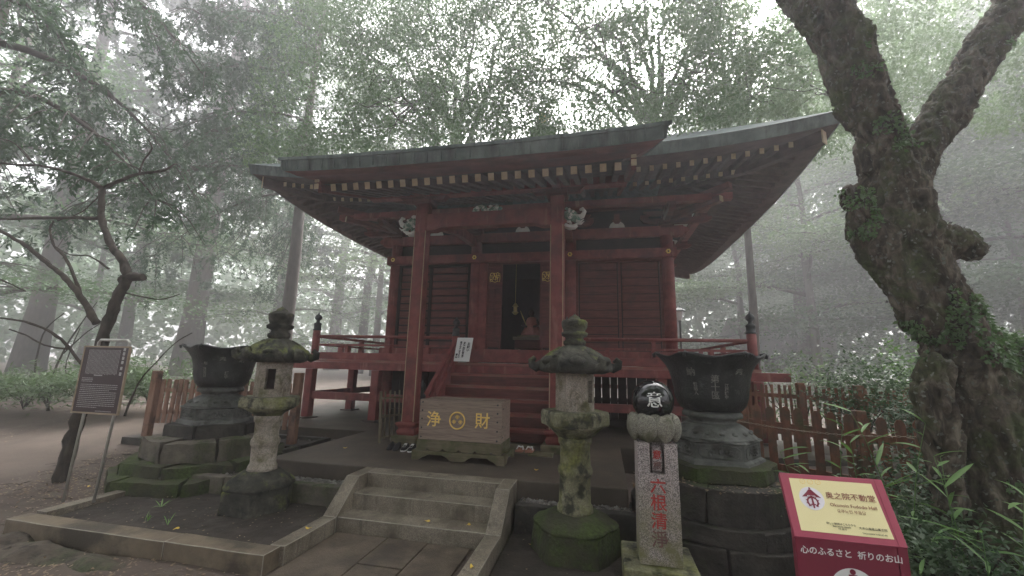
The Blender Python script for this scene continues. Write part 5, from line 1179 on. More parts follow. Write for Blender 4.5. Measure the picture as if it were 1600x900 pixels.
# distant street lamp
lp = thing('street_lamp', (3.6, 21, .3), 'distant old fashioned street lamp fading into the mist right of the hall', 'lamp')
MB().lathe(3.78, 21, [(.09, .3), (.07, .8), (.05, .85), (.045, 4.1), (.08, 4.15), (.05, 4.2)], 12).build('lamp_post', M['lampblack'], lp)
MB().lathe(3.78, 21, [(.10, 4.22), (.19, 4.62)], 6, 0, 0, False).build('lamp_shade', M['lampglass'], lp)
MB().lathe(3.78, 21, [(.30, 4.62), (.26, 4.68), (.08, 4.82), (.02, 4.92)], 6, 0, 0, False).build('lamp_roof', M['lampblack'], lp)
# far low building and wall at the right
fbld = thing('far_building', (19.5, 50, .3), 'pale low building barely visible in the mist behind the right fence', 'building')
MB().box(16.0, 24.5, 50, 57, .2, 6.0).build('wall', M['farwall'], fbld); b = MB(); b.ext([(49.2, 6.0), (57.8, 6.0), (53.5, 8.0)], 0, 15, 25.5); b.build('roof', M['barkfar'], fbld)
for x in (17.4, 21.6): MB().box(x, x + 1.3, 49.95, 50.0, 1.8, 3.4).build('window', M['board'], fbld)
fw = thing('far_wall', (10, 23.5, .3), 'low grey wall far behind the right fence in the mist', 'wall')
MB().box(5.8, 16, 23.4, 23.6, .2, 1.25).build('wall_body', M['concrete'], fw); MB().box(5.7, 16.1, 23.35, 23.65, 1.252, 1.34).build('coping', M['concrete'], fw)
# ================================================================ VEGETATION
rng = np.random.default_rng(11)
TRI = [0]
def leafmesh(P, D, U, L, Wd, name, mat, parent=None, kind=None, fold=0.0):
    P = np.asarray(P, dtype=np.float64); n = len(P)
    if parent is not None: P = P - np.array(root_org(parent))
    D = D / (np.linalg.norm(D, axis=1, keepdims=True) + 1e-9)
    S = np.cross(D, U); S /= (np.linalg.norm(S, axis=1, keepdims=True) + 1e-9)
    L = np.asarray(L).reshape(-1, 1) * np.ones((n, 1)); Wd = np.asarray(Wd).reshape(-1, 1) * np.ones((n, 1))
    V = np.empty((n, 4, 3)); V[:, 0] = P; V[:, 1] = P + D * L * .45 + S * Wd * .5; V[:, 2] = P + D * L; V[:, 3] = P + D * L * .45 - S * Wd * .5
    if fold:
        Nn = np.cross(S, D); V[:, 2] -= Nn * L * fold; V[:, 0] -= Nn * L * fold * .3
    me = bpy.data.meshes.new(name); me.vertices.add(4 * n); me.vertices.foreach_set('co', V.reshape(-1)); me.loops.add(4 * n)
    me.loops.foreach_set('vertex_index', np.arange(4 * n, dtype=np.int32)); me.polygons.add(n)
    me.polygons.foreach_set('loop_start', np.arange(0, 4 * n, 4, dtype=np.int32)); me.polygons.foreach_set('loop_total', np.full(n, 4, dtype=np.int32))
    me.update(calc_edges=True); me.materials.append(mat); TRI[0] += 2 * n
    o = link(bpy.data.objects.new(name, me))
    if parent is not None: o.parent = parent
    if kind: o['kind'] = kind
    return o
def rdir(n, up=0.0, down=0.0):
    d = rng.normal(size=(n, 3)); d[:, 2] += up - down; return d / np.linalg.norm(d, axis=1, keepdims=True)
def limb_pts(p, az, L, rise, droop, rd, n=7):
    pts = [Vector(p)]; a = az
    for i in range(1, n):
        t = i / (n - 1); a += rd.uniform(-.22, .22); st = L / (n - 1)
        pts.append(pts[-1] + Vector((math.cos(a) * st, math.sin(a) * st, st * (rise * (1 - t) - droop * t) + rd.uniform(-.05, .05) * L / n * 3)))
    return pts
def tree(x, y, h, rt, cr, z0, nl, leaf, mat, label, seed, flat=.3, nlimb=11, rise=.5, droop=.25, lean=(0, 0), bark='barkfar', group=None, clus=.36, sprays=False, lw=.5, nsub=3, dens_lo=0.3, az0=0, az1=6.283, name='broadleaf_tree'):
    rd = random.Random(seed); zg = gz(x, y); t = thing(name, (x, y, zg), label, 'tree', group)
    n = 9; tp = []
    for i in range(n):
        u = i / (n - 1); tp.append(Vector((x + lean[0] * u * h + rd.uniform(-.10, .10) * h * .05 * u * 3, y + lean[1] * u * h + rd.uniform(-.1, .1) * h * .04, zg - .2 + u * h)))
    MB().tube(tp, [rt * (1.25 if i == 0 else 1) * (1 - .75 * i / (n - 1)) for i in range(n)], 12).build('trunk', M[bark], t)
    cen = []
    for i in range(nlimb):
        u = z0 / h + (1 - z0 / h) * (i + .3) / nlimb; u = min(u, .98); k = min(n - 2, int(u * (n - 1))); base = tp[k].lerp(tp[k + 1], u * (n - 1) - k)
        az = az0 + (az1 - az0) * ((i * .382 + rd.uniform(-.06, .06)) % 1.0)
        prof = math.sin(math.pi * (0.25 + .72 * (i + .5) / nlimb)); L = cr * (.55 + .5 * prof) * rd.uniform(.85, 1.1)
        pts = limb_pts(base, az, L, rise, droop, rd); r0 = rt * .42 * (1 - .5 * i / nlimb)
        b = MB(); b.tube(pts, [r0 * (1 - .85 * j / 6) for j in range(7)], 6)
        for j in range(2, 7):
            cen.append((pts[j], cr * clus * rd.uniform(.7, 1.1)))
            for q in range(nsub):
                if rd.random() < .75:
                    sp = limb_pts(pts[j], az + rd.choice((-1, 1)) * rd.uniform(.5, 1.2), L * rd.uniform(.2, .4), rise * .4, droop * .8, rd, 4)
                    b.tube(sp, [r0 * .28, r0 * .2, r0 * .12, r0 * .05], 4, cap=False); cen.append((sp[-1], cr * clus * rd.uniform(.6, 1.0))); cen.append((sp[2], cr * clus * rd.uniform(.5, .8)))
        b.build('limb', M[bark], t)
    C = np.array([tuple(c[0]) for c in cen]); Rr = np.array([c[1] for c in cen])
    w = Rr ** 2; idx = rng.choice(len(C), size=nl, p=w / w.sum())
    off = rng.normal(size=(nl, 3)) * .55; off[:, 2] *= flat
    P = C[idx] + off * Rr[idx][:, None]
    if sprays:
        D = rng.normal(size=(nl, 3)) * .35; D[:, 2] -= 1.0; P[:, 2] -= np.abs(rng.normal(size=nl)) * Rr[idx] * .9
        U = rdir(nl); Lf = leaf * rng.uniform(.6, 1.5, nl); Wf = Lf * lw
    else:
        D = rng.normal(size=(nl, 3)); D[:, 2] *= .35; D[:, 2] -= .15; U = rng.normal(size=(nl, 3)) * .55; U[:, 2] += 1; Lf = leaf * rng.uniform(.65, 1.3, nl); Wf = Lf * lw
    if y < 0:
        k_ = P[:, 1] < .3; P, D, U, Lf, Wf = P[k_], D[k_], U[k_], Lf[k_], Wf[k_]
    leafmesh(P, D, U, Lf, Wf, 'crown', M[mat], t, 'stuff', .12)
    return t
def twiggy(name, label, polys, bark, n=8, jit=.12, cat='tree', loc=None):
    first = list(polys.values())[0][0]; t = thing(name, (first[0], first[1], 0) if loc is None else loc, label, cat)
    for k, pts in polys.items():
        P = [Vector(p[:3]) for p in pts]; r = [p[3] for p in pts]
        # smooth resample
        Q, rr = [], []
        for i in range(len(P) - 1):
            p0, p1, p2, p3 = P[max(0, i - 1)], P[i], P[i + 1], P[min(len(P) - 1, i + 2)]
            for s in range(5):
                u = s / 5; Q.append(.5 * ((2 * p1) + (p2 - p0) * u + (2 * p0 - 5 * p1 + 4 * p2 - p3) * u * u + (3 * p1 - p0 - 3 * p2 + p3) * u ** 3) + mnoise.noise_vector(p1.lerp(p2, u) * 6) * .018 * (1 if r[i] > .03 else .5)); rr.append((r[i] + (r[i + 1] - r[i]) * u) * random.Random(i * 7 + s).uniform(.88, 1.12))
        Q.append(P[-1]); rr.append(r[-1])
        MB().tube(Q, rr, n, 0, True, jit, 3).build('trunk' if k == 'trunk' else 'branch', M[bark], t)
    return t
BIG = {
    'trunk': [(3.47, 4.9, -0.15, 0.527), (3.51, 4.89, 0.26, 0.468), (3.53, 4.89, 0.69, 0.44), (3.54, 4.88, 1.13, 0.391), (3.51, 4.88, 1.53, 0.364), (3.46, 4.87, 1.88, 0.321), (3.41, 4.87, 2.25, 0.275), (3.34, 4.86, 2.57, 0.267), (3.26, 4.86, 2.83, 0.276), (3.18, 4.85, 3.1, 0.284), (3.12, 4.85, 3.45, 0.283), (3.1, 4.84, 3.8, 0.277), (3.09, 4.84, 4.17, 0.27), (3.02, 4.83, 4.55, 0.244), (2.91, 4.83, 4.95, 0.25), (2.82, 4.82, 5.45, 0.264), (2.7, 4.82, 5.89, 0.289), (2.57, 4.81, 6.26, 0.298), (2.35, 4.81, 6.85, 0.31), (2.1, 4.8, 7.68, 0.296)],
    'right_stem': [(3.23, 4.9, 3.89, 0.199), (3.42, 4.94, 4.27, 0.195), (3.7, 4.99, 4.65, 0.195), (4.01, 5.03, 5.11, 0.202), (4.29, 5.07, 5.52, 0.215), (4.65, 5.11, 6.0, 0.215), (5.07, 5.16, 6.66, 0.214), (5.55, 5.2, 7.32, 0.187)],
    'lobe': [(2.65, 4.75, 3.75, 0.136), (2.71, 4.75, 3.47, 0.175), (2.82, 4.75, 3.12, 0.189), (2.96, 4.75, 2.75, 0.189), (3.08, 4.75, 2.43, 0.181)],
    'stub': [(3.25, 4.85, 3.2, 0.206), (3.44, 4.82, 3.23, 0.178), (3.55, 4.78, 3.17, 0.157), (3.62, 4.75, 3.11, 0.115)],
    'burl': [(3.04, 4.6, 1.96, 0.125), (2.97, 4.6, 1.76, 0.162), (2.96, 4.6, 1.53, 0.158), (2.97, 4.6, 1.2, 0.148), (2.96, 4.6, 0.78, 0.125)],
    'rroot': [(3.93, 5.0, 2.08, 0.21), (3.95, 4.93, 1.6, 0.288), (3.93, 4.87, 0.94, 0.295), (3.84, 4.8, 0.24, 0.295)],
    'bulge': [(3.55, 5.0, 2.33, 0.21), (3.83, 5.0, 2.08, 0.202), (4.05, 5.0, 1.84, 0.2)],
}
LEFT = {
    'trunk': [(-7.82, 4.95, -0.02, 0.09), (-7.81, 4.97, 0.37, 0.094), (-7.8, 4.99, 0.78, 0.087), (-7.75, 5.01, 1.25, 0.085), (-7.72, 5.04, 1.84, 0.083), (-7.68, 5.06, 2.44, 0.081), (-7.62, 5.08, 2.86, 0.077), (-7.53, 5.1, 3.16, 0.078)],
    'knob': [(-7.64, 5.1, 3.08, 0.072), (-7.46, 5.1, 3.15, 0.079), (-7.21, 5.1, 3.15, 0.055)],
    'up': [(-7.53, 5.1, 3.16, 0.072), (-7.74, 5.1, 3.46, 0.061), (-8.01, 5.1, 3.69, 0.055), (-8.27, 5.1, 4.04, 0.049), (-8.42, 5.1, 4.34, 0.049), (-8.49, 5.1, 4.7, 0.049), (-8.52, 5.1, 4.79, 0.043)],
    'l1': [(-8.51, 5.1, 4.78, 0.043), (-8.91, 5.04, 4.96, 0.03), (-9.47, 4.98, 5.15, 0.024), (-9.94, 4.92, 5.23, 0.023), (-10.39, 4.86, 5.25, 0.02), (-11.13, 4.8, 5.37, 0.017)],
    'r1': [(-8.51, 5.1, 4.76, 0.037), (-8.27, 5.16, 4.91, 0.032), (-7.96, 5.22, 5.05, 0.026), (-7.62, 5.28, 5.1, 0.023), (-7.48, 5.34, 5.18, 0.02), (-7.4, 5.4, 5.29, 0.014)],
    'r1b': [(-7.89, 5.2, 5.05, 0.016), (-7.85, 5.2, 5.3, 0.013), (-7.71, 5.2, 5.51, 0.013), (-7.84, 5.2, 5.69, 0.01)],
    'l2': [(-8.43, 5.1, 4.21, 0.031), (-9.01, 5.05, 4.23, 0.027), (-9.68, 5.0, 4.24, 0.023), (-10.54, 4.95, 4.25, 0.023), (-11.08, 4.9, 4.23, 0.022)],
    'l3': [(-7.92, 5.05, 2.39, 0.057), (-8.22, 5.0, 2.75, 0.046), (-8.53, 4.95, 3.06, 0.04), (-8.93, 4.9, 3.33, 0.034), (-9.44, 4.85, 3.64, 0.033), (-9.96, 4.8, 3.89, 0.027), (-10.58, 4.75, 4.15, 0.027)],
    'l3b': [(-8.48, 5.1, 2.88, 0.029), (-8.72, 5.1, 3.21, 0.023), (-9.04, 5.1, 3.56, 0.024), (-9.32, 5.1, 3.74, 0.018), (-9.52, 5.1, 4.04, 0.018), (-9.49, 5.1, 4.22, 0.012)],
    'l4': [(-7.6, 4.95, 1.55, 0.027), (-7.94, 4.91, 1.83, 0.021), (-8.29, 4.87, 2.12, 0.021), (-8.76, 4.83, 2.32, 0.018), (-9.21, 4.79, 2.41, 0.016), (-9.8, 4.75, 2.46, 0.015)],
    'l4b': [(-8.17, 4.9, 1.97, 0.016), (-8.65, 4.9, 2.02, 0.013), (-9.13, 4.9, 2.18, 0.011), (-9.52, 4.9, 2.27, 0.011)],
    'tw1': [(-10.1, 5.0, 5.29, 0.012), (-10.64, 5.0, 5.7, 0.012), (-11.05, 5.0, 5.89, 0.009), (-11.6, 5.0, 5.99, 0.009)],
    'tw2': [(-10.1, 5.0, 5.29, 0.012), (-10.52, 5.0, 5.58, 0.009), (-10.75, 5.0, 5.77, 0.008)],
    'tw3': [(-8.05, 5.15, 3.32, 0.018), (-8.54, 5.15, 3.55, 0.012), (-8.99, 5.15, 3.59, 0.009), (-9.41, 5.15, 3.76, 0.009)],
    'tw4': [(-7.82, 5.2, 2.94, 0.018), (-7.54, 5.3, 2.88, 0.012), (-7.19, 5.4, 2.83, 0.01), (-6.93, 5.5, 2.93, 0.008)],
    'tw5': [(-7.74, 5.6, 0.9, 0.018), (-7.7, 5.68, 1.42, 0.013), (-7.48, 5.75, 1.8, 0.01), (-7.23, 5.82, 2.14, 0.008), (-7.01, 5.9, 2.31, 0.008)],
    'tw6': [(-10.24, 5.0, 3.14, 0.017), (-9.9, 5.0, 3.04, 0.011), (-9.56, 5.0, 2.93, 0.008)],
    'tw7': [(-8.49, 5.1, 4.7, 0.012), (-8.84, 5.1, 4.36, 0.009), (-9.39, 5.1, 4.21, 0.009)],
}
# ---- bare leaning tree at the left
lt = twiggy('bare_tree', 'dark crooked bare tree leaning behind the information board', LEFT, 'barkdark', 9)
# ---- big leaning tree at the right
bt = thing('big_tree', (3.4, 4.9, 0), 'huge forked mossy tree trunk rising beside the maroon sign, burl low on its side', 'tree')
def resamp(pts, k=4):
    P = [Vector(p[:3]) for p in pts]; r = [p[3] for p in pts]; Q, rr = [], []
    for i in range(len(P) - 1):
        p0, p1, p2, p3 = P[max(0, i - 1)], P[i], P[i + 1], P[min(len(P) - 1, i + 2)]
        for s in range(k): u = s / k; Q.append(.5 * ((2 * p1) + (p2 - p0) * u + (2 * p0 - 5 * p1 + 4 * p2 - p3) * u * u + (3 * p1 - p0 - 3 * p2 + p3) * u ** 3)); rr.append(r[i] + (r[i + 1] - r[i]) * u)
    return Q + [P[-1]], rr + [r[-1]]
b = MB()
for k, pts in BIG.items():
    Q, rr = resamp(pts); b.tube(Q, rr, 20)
    b.ball(tuple(Q[0]), rr[0] * .98, 8); b.ball(tuple(Q[-1]), rr[-1] * .98, 8)
tmp = b.build('trunk_src', M['bark'])
rmod = tmp.modifiers.new('r', 'REMESH'); rmod.mode = 'VOXEL'; rmod.voxel_size = 0.022; rmod.use_smooth_shade = True
smo = tmp.modifiers.new('s', 'SMOOTH'); smo.iterations = 8; smo.factor = .6
bpy.context.view_layer.update()
me = bpy.data.meshes.new_from_object(tmp.evaluated_get(bpy.context.evaluated_depsgraph_get())); bpy.data.objects.remove(tmp)
nv = len(me.vertices); co = np.empty(nv * 3); me.vertices.foreach_get('co', co); co = co.reshape(-1, 3); no = np.empty(nv * 3); me.vertices.foreach_get('normal', no); no = no.reshape(-1, 3)
dsp = np.empty(nv)
for i in range(nv):
    p = Vector(co[i]); q = Vector((p.x * 1.0, p.y * 1.0, p.z * .45))
    q2 = Vector((p.x, p.y, p.z * .3)) + mnoise.noise_vector(p * 2.5) * .12; rg = 1 - min(1, abs(mnoise.noise(q2 * 9)) * 3.2); dsp[i] = .05 * mnoise.noise(p * 1.7) + .035 * mnoise.noise(q * 6.5) - .045 * rg + .014 * mnoise.noise(p * 15) + .012 * mnoise.noise(p * 31)
co2 = co + no * dsp[:, None] - np.array(root_org(bt)); me.vertices.foreach_set('co', co2.reshape(-1)); me.update()
for p in me.polygons: p.use_smooth = True
me.name = 'trunk'; o = link(bpy.data.objects.new('trunk', me)); o.parent = bt
# ivy growing on the bark
cand = np.where((no[:, 1] < .2) & (co[:, 2] > .3) & (co[:, 2] < 6))[0]
sel = []
pick = rng.permutation(cand)
for i in pick:
    p = Vector(co[i]); dn = mnoise.noise(p * 1.4 + Vector((4, 1, 7))) + .45 * mnoise.noise(p * 5)
    lim = .24 + (0 if 2.0 < p.z < 3.9 else (.34 if p.z > 3.9 else .22))
    if dn > lim: sel.append(i)
    if len(sel) > 3400: break
sel = np.array(sel); n = len(sel)
P = co[sel] + no[sel] * (dsp[sel][:, None] + .008) + rng.normal(size=(n, 3)) * .010
D = rng.normal(size=(n, 3)) * .6 + no[sel] * .5; D[:, 2] -= .7; U = no[sel] + rng.normal(size=(n, 3)) * .5
leafmesh(P, D, U, rng.uniform(.03, .062, n), rng.uniform(.022, .045, n), 'ivy_leaves', M['ivy'], bt, 'stuff', .15)
# loose bark flakes and lichen scales
c2 = rng.choice(np.where(no[:, 1] < .3)[0], 3000); n = len(c2); P = co[c2] + no[c2] * (dsp[c2][:, None] + .006)
M['lichen'] = MAT('grey lichen scales', [(.08, .08, .065), (.17, .175, .15)], 9, .9, .2)
U = no[c2] + rng.normal(size=(n, 3)) * .35; D = np.cross(U, rng.normal(size=(n, 3))); leafmesh(P, D, U, rng.uniform(.015, .05, n), rng.uniform(.015, .04, n), 'bark_scales', M['lichen'], bt, 'stuff', -.1)
# its crown, unseen above the picture, put in to shade the ground
rd = random.Random(5); cen = []
for (p, az) in (((2.1, 4.7, 7.6), -1.6), ((2.1, 4.7, 7.6), .2), ((2.1, 4.7, 7.6), -2.6), ((5.5, 5.2, 7.3), .3), ((5.5, 5.2, 7.3), -.6), ((5.5, 5.2, 7.3), -1.4)):
    pts = limb_pts(p, az, 5.0, .95, -.1, rd, 7); MB().tube(pts, [.28, .22, .17, .13, .09, .06, .03], 8).build('limb', M['bark'], bt); cen += [(q, 1.3) for q in pts[2:]]
C = np.array([tuple(c[0]) for c in cen]); n = 16000; idx = rng.integers(0, len(C), n); P = C[idx] + rng.normal(size=(n, 3)) * np.array([.9, .9, .45]); P = P[(P[:, 2] > 8.6 + .3 * rng.normal(size=n)) & (P[:, 2] > 3.5 + 1.15 * P[:, 1])]; n = len(P)
leafmesh(P, rng.normal(size=(n, 3)) * np.array([1, 1, .3]), rng.normal(size=(n, 3)) * .5 + np.array([0, 0, 1]), .17, .09, 'crown', M['leaf_broad'], bt, 'stuff', .1)

# ---- canopy trees over the roof (trunks stand behind the hall)
G1 = 'trees standing around the hall in the mist'
def canopy(x, y, targets, label, seed, n, leaf, mat, slab, rs=1.5, rt=.3):
    rd = random.Random(seed); zg = gz(x, y); t = thing('broadleaf_tree', (x, y, zg), label, 'tree', G1)
    MB().tube([(x, y, zg - .2), (x + .1, y - .2, 4), (x, y - .6, 8), (x - .1, y - 1.0, 14)], [rt, rt * .8, rt * .66, rt * .4], 12).build('trunk', M['barkfar'], t)
    cen = []
    for (tx, ty, tz) in targets:
        p0 = Vector((x, y - .9, rd.uniform(10.5, 14))); p1 = Vector((tx, ty, tz)); pts = []
        for i in range(9):
            u = i / 8; q = p0.lerp(p1, u) + Vector((0, 0, 1.6 * math.sin(math.pi * u))) + mnoise.noise_vector(Vector((seed + i * .6, tx, ty))) * .5 * math.sin(math.pi * u); pts.append(q)
        b = MB(); b.tube(pts, [.13 * (1 - .85 * i / 8) for i in range(9)], 7)
        for i in range(4, 9):
            for q in range(3):
                a = rd.uniform(0, 6.28); L = rd.uniform(1.0, 2.2)
                sp = [pts[i] + Vector((math.cos(a) * L * u, math.sin(a) * L * u, -.35 * L * u * u - .15 * math.sin(u * 9 + q))) for u in (0, .25, .5, .75, 1)]
                b.tube(sp, [.022, .018, .014, .01, .006], 4, cap=False)
                cen += [(sp[2], rs * .75), (sp[4], rs)]
            cen.append((pts[i], rs))
        b.build('limb', M['twig'], t)
    x0_, x1_, y0_, y1_, zb_, sl_z, th_, thr = slab
    m = n // 5; X = rng.uniform(x0_, x1_, m); Y = rng.uniform(y0_, y1_, m); Z = zb_ + sl_z * (Y - y0_) + rng.uniform(0, 1, m) ** 1.1 * th_
    edge = np.minimum(np.minimum(X - x0_, x1_ - X) / 1.5, 1)
    ns = np.array([mnoise.noise(Vector((x * .75 + seed, y * .75, z * .75))) + .75 * mnoise.noise(Vector((x * 2.1, y * 2.1, z * 2.6 + seed))) for x, y, z in zip(X, Y, Z)])
    kp = ns > thr + .35 * (1 - edge); bc_ = np.stack([X, Y, Z], 1)[kp]; nb_ = len(bc_)
    j = rng.integers(0, nb_, n); P = bc_[j] + rng.normal(size=(n, 3)) * np.array([.15, .15, .12])
    D = rng.normal(size=(n, 3)); D[:, 2] -= .5; U = rng.normal(size=(n, 3)) * .8; U[:, 2] += .8
    Lf = leaf * rng.uniform(.6, 1.25, n); leafmesh(P, D, U, Lf, Lf * .46, 'crown', M[mat], t, 'stuff', .15)
    return t
canopy(-7.5, 20.5, [(-9, 12.5, 10.5), (-7.8, 11.5, 11.5), (-6.3, 11, 9.6), (-5, 12, 11.2), (-6.8, 13.5, 12.6), (-3.8, 10.8, 10.2), (-4.5, 13.5, 13.2), (-8.8, 14, 12), (-5.6, 9.8, 8.9), (-2.8, 12.5, 12.6), (-7.5, 10.5, 12.8), (-5.5, 11, 13.6), (-3.6, 10.6, 12.9), (-9.5, 11, 13.5), (-2.2, 11.5, 14.2)],
       'tall leafy tree behind the left half of the hall, branches hanging over the roof', 3, 80000, .12, 'leaf_broad', (-11.0, -2.2, 9.2, 15, 7.35, .68, 7.5, -.08))
canopy(3.0, 21.0, [(-1.8, 11, 10.4), (-.6, 12, 12), (.8, 11.2, 10.6), (2.2, 12.5, 12), (1.5, 13, 13.3), (-.8, 13.5, 13.8), (3.2, 12, 10.8), (4.4, 13, 12.4), (-2.4, 12, 11.8), (.2, 10.2, 9.2), (2.6, 11.2, 9.8), (-1.2, 10.2, 12.2), (.6, 10.4, 12.6), (2.2, 10.6, 12.2), (3.6, 11, 12.6), (0, 9.8, 11), (1.6, 12, 13.6)],
       'tall dark leafed tree behind the right half of the hall, branches hanging over the roof', 8, 76000, .115, 'leaf_broad', (-3.2, 5.2, 9.4, 15, 7.35, .66, 7.4, .03))
canopy(6.2, 19.0, [(4.6, 12.5, 10.2), (5.6, 13.5, 11.6), (6.6, 12.8, 12.6), (4.0, 14, 13), (7.5, 14, 11), (3.2, 13.2, 9.9)],
       'pale green leafy tree behind the upturned right corner of the roof', 15, 60000, .125, 'leaf_light', (2.8, 13.5, 12.5, 17, 8.0, .6, 6.5, .12), rt=.2)
# ---- conifers upper left
def conifer(x, y, h, rt, z0, cr, n, label, seed, droop=.75, L=.30, az=(0, 6.28)):
    rd = random.Random(seed); zg = gz(x, y); t = thing('conifer_tree', (x, y, zg), label, 'tree')
    tp = [Vector((x + .12 * math.sin(i), y, zg - .2 + h * i / 8)) for i in range(9)]; MB().tube(tp, [rt * (1.3 if i == 0 else 1) * (1 - .8 * i / 8) for i in range(9)], 14).build('trunk', M['barkfar'], t)
    cen = []; nb = 26
    for i in range(nb):
        z = z0 + (h - z0) * (i / nb); a = az[0] + (az[1] - az[0]) * ((i * .382) % 1); Lb = cr * (1 - .55 * i / nb) * rd.uniform(.8, 1.1)
        pts = [Vector((x + math.cos(a + .25 * u) * Lb * u, y + math.sin(a + .25 * u) * Lb * u, z + Lb * (.25 * u - droop * u * u))) for u in np.linspace(0, 1, 8)]
        b = MB(); b.tube(pts, [rt * .24 * (1 - .85 * j / 7) for j in range(8)], 6)
        for j in range(2, 8):
            for q in (-1, 1):
                for w_ in range(2):
                    a2 = a + q * rd.uniform(.5, 1.2); l2 = Lb * rd.uniform(.12, .3)
                    sp = [pts[j] + Vector((math.cos(a2) * l2 * u, math.sin(a2) * l2 * u, -.9 * l2 * u * u)) for u in np.linspace(0, 1, 4)]; b.tube(sp, [.02, .016, .012, .008], 4, cap=False); cen += [sp[1], sp[2], sp[3]]
            cen.append(pts[j])
        b.build('limb', M['twig'], t)
    C = np.array([tuple(c) for c in cen]); nb_ = n // 26; ib = rng.integers(0, len(C), nb_); bc_ = C[ib] + rng.normal(size=(nb_, 3)) * np.array([.22, .22, .15]); bd = rng.normal(size=(nb_, 3)) * .45; bd[:, 2] -= 1; bd /= np.linalg.norm(bd, axis=1, keepdims=True); bl = rng.uniform(.35, 1.0, nb_)
    j = rng.integers(0, nb_, n); u = rng.random(n); P = bc_[j] + bd[j] * (u * bl[j])[:, None] + rng.normal(size=(n, 3)) * .03
    D = bd[j] * .7 + rng.normal(size=(n, 3)) * .55; leafmesh(P, D, rdir(n), L * rng.uniform(.25, .6, n), L * .15 * rng.uniform(.7, 1.3, n), 'crown', M['leaf_conifer'], t, 'stuff', .1)
    return t
conifer(-13.1, 15.0, 24, .30, 8.6, 6.2, 90000, 'near conifer with dark drooping sprays just left of the roof corner', 4, az=(2.2, 4.6), L=.36)
conifer(-15.0, 6.0, 22, .42, 8.0, 5.2, 62000, 'tall conifer whose drooping sprays fill the upper left corner', 9, L=.36)
conifer(-32.2, 27.0, 44, .86, 15.5, 10, 60000, 'tall pale conifer with thick straight trunk left of the hall, fading in the mist', 14, L=.85)
conifer(-41, 22.5, 42, .8, 14.5, 10, 45000, 'pale conifer behind the bare tree, fading in the mist', 17, L=.85)

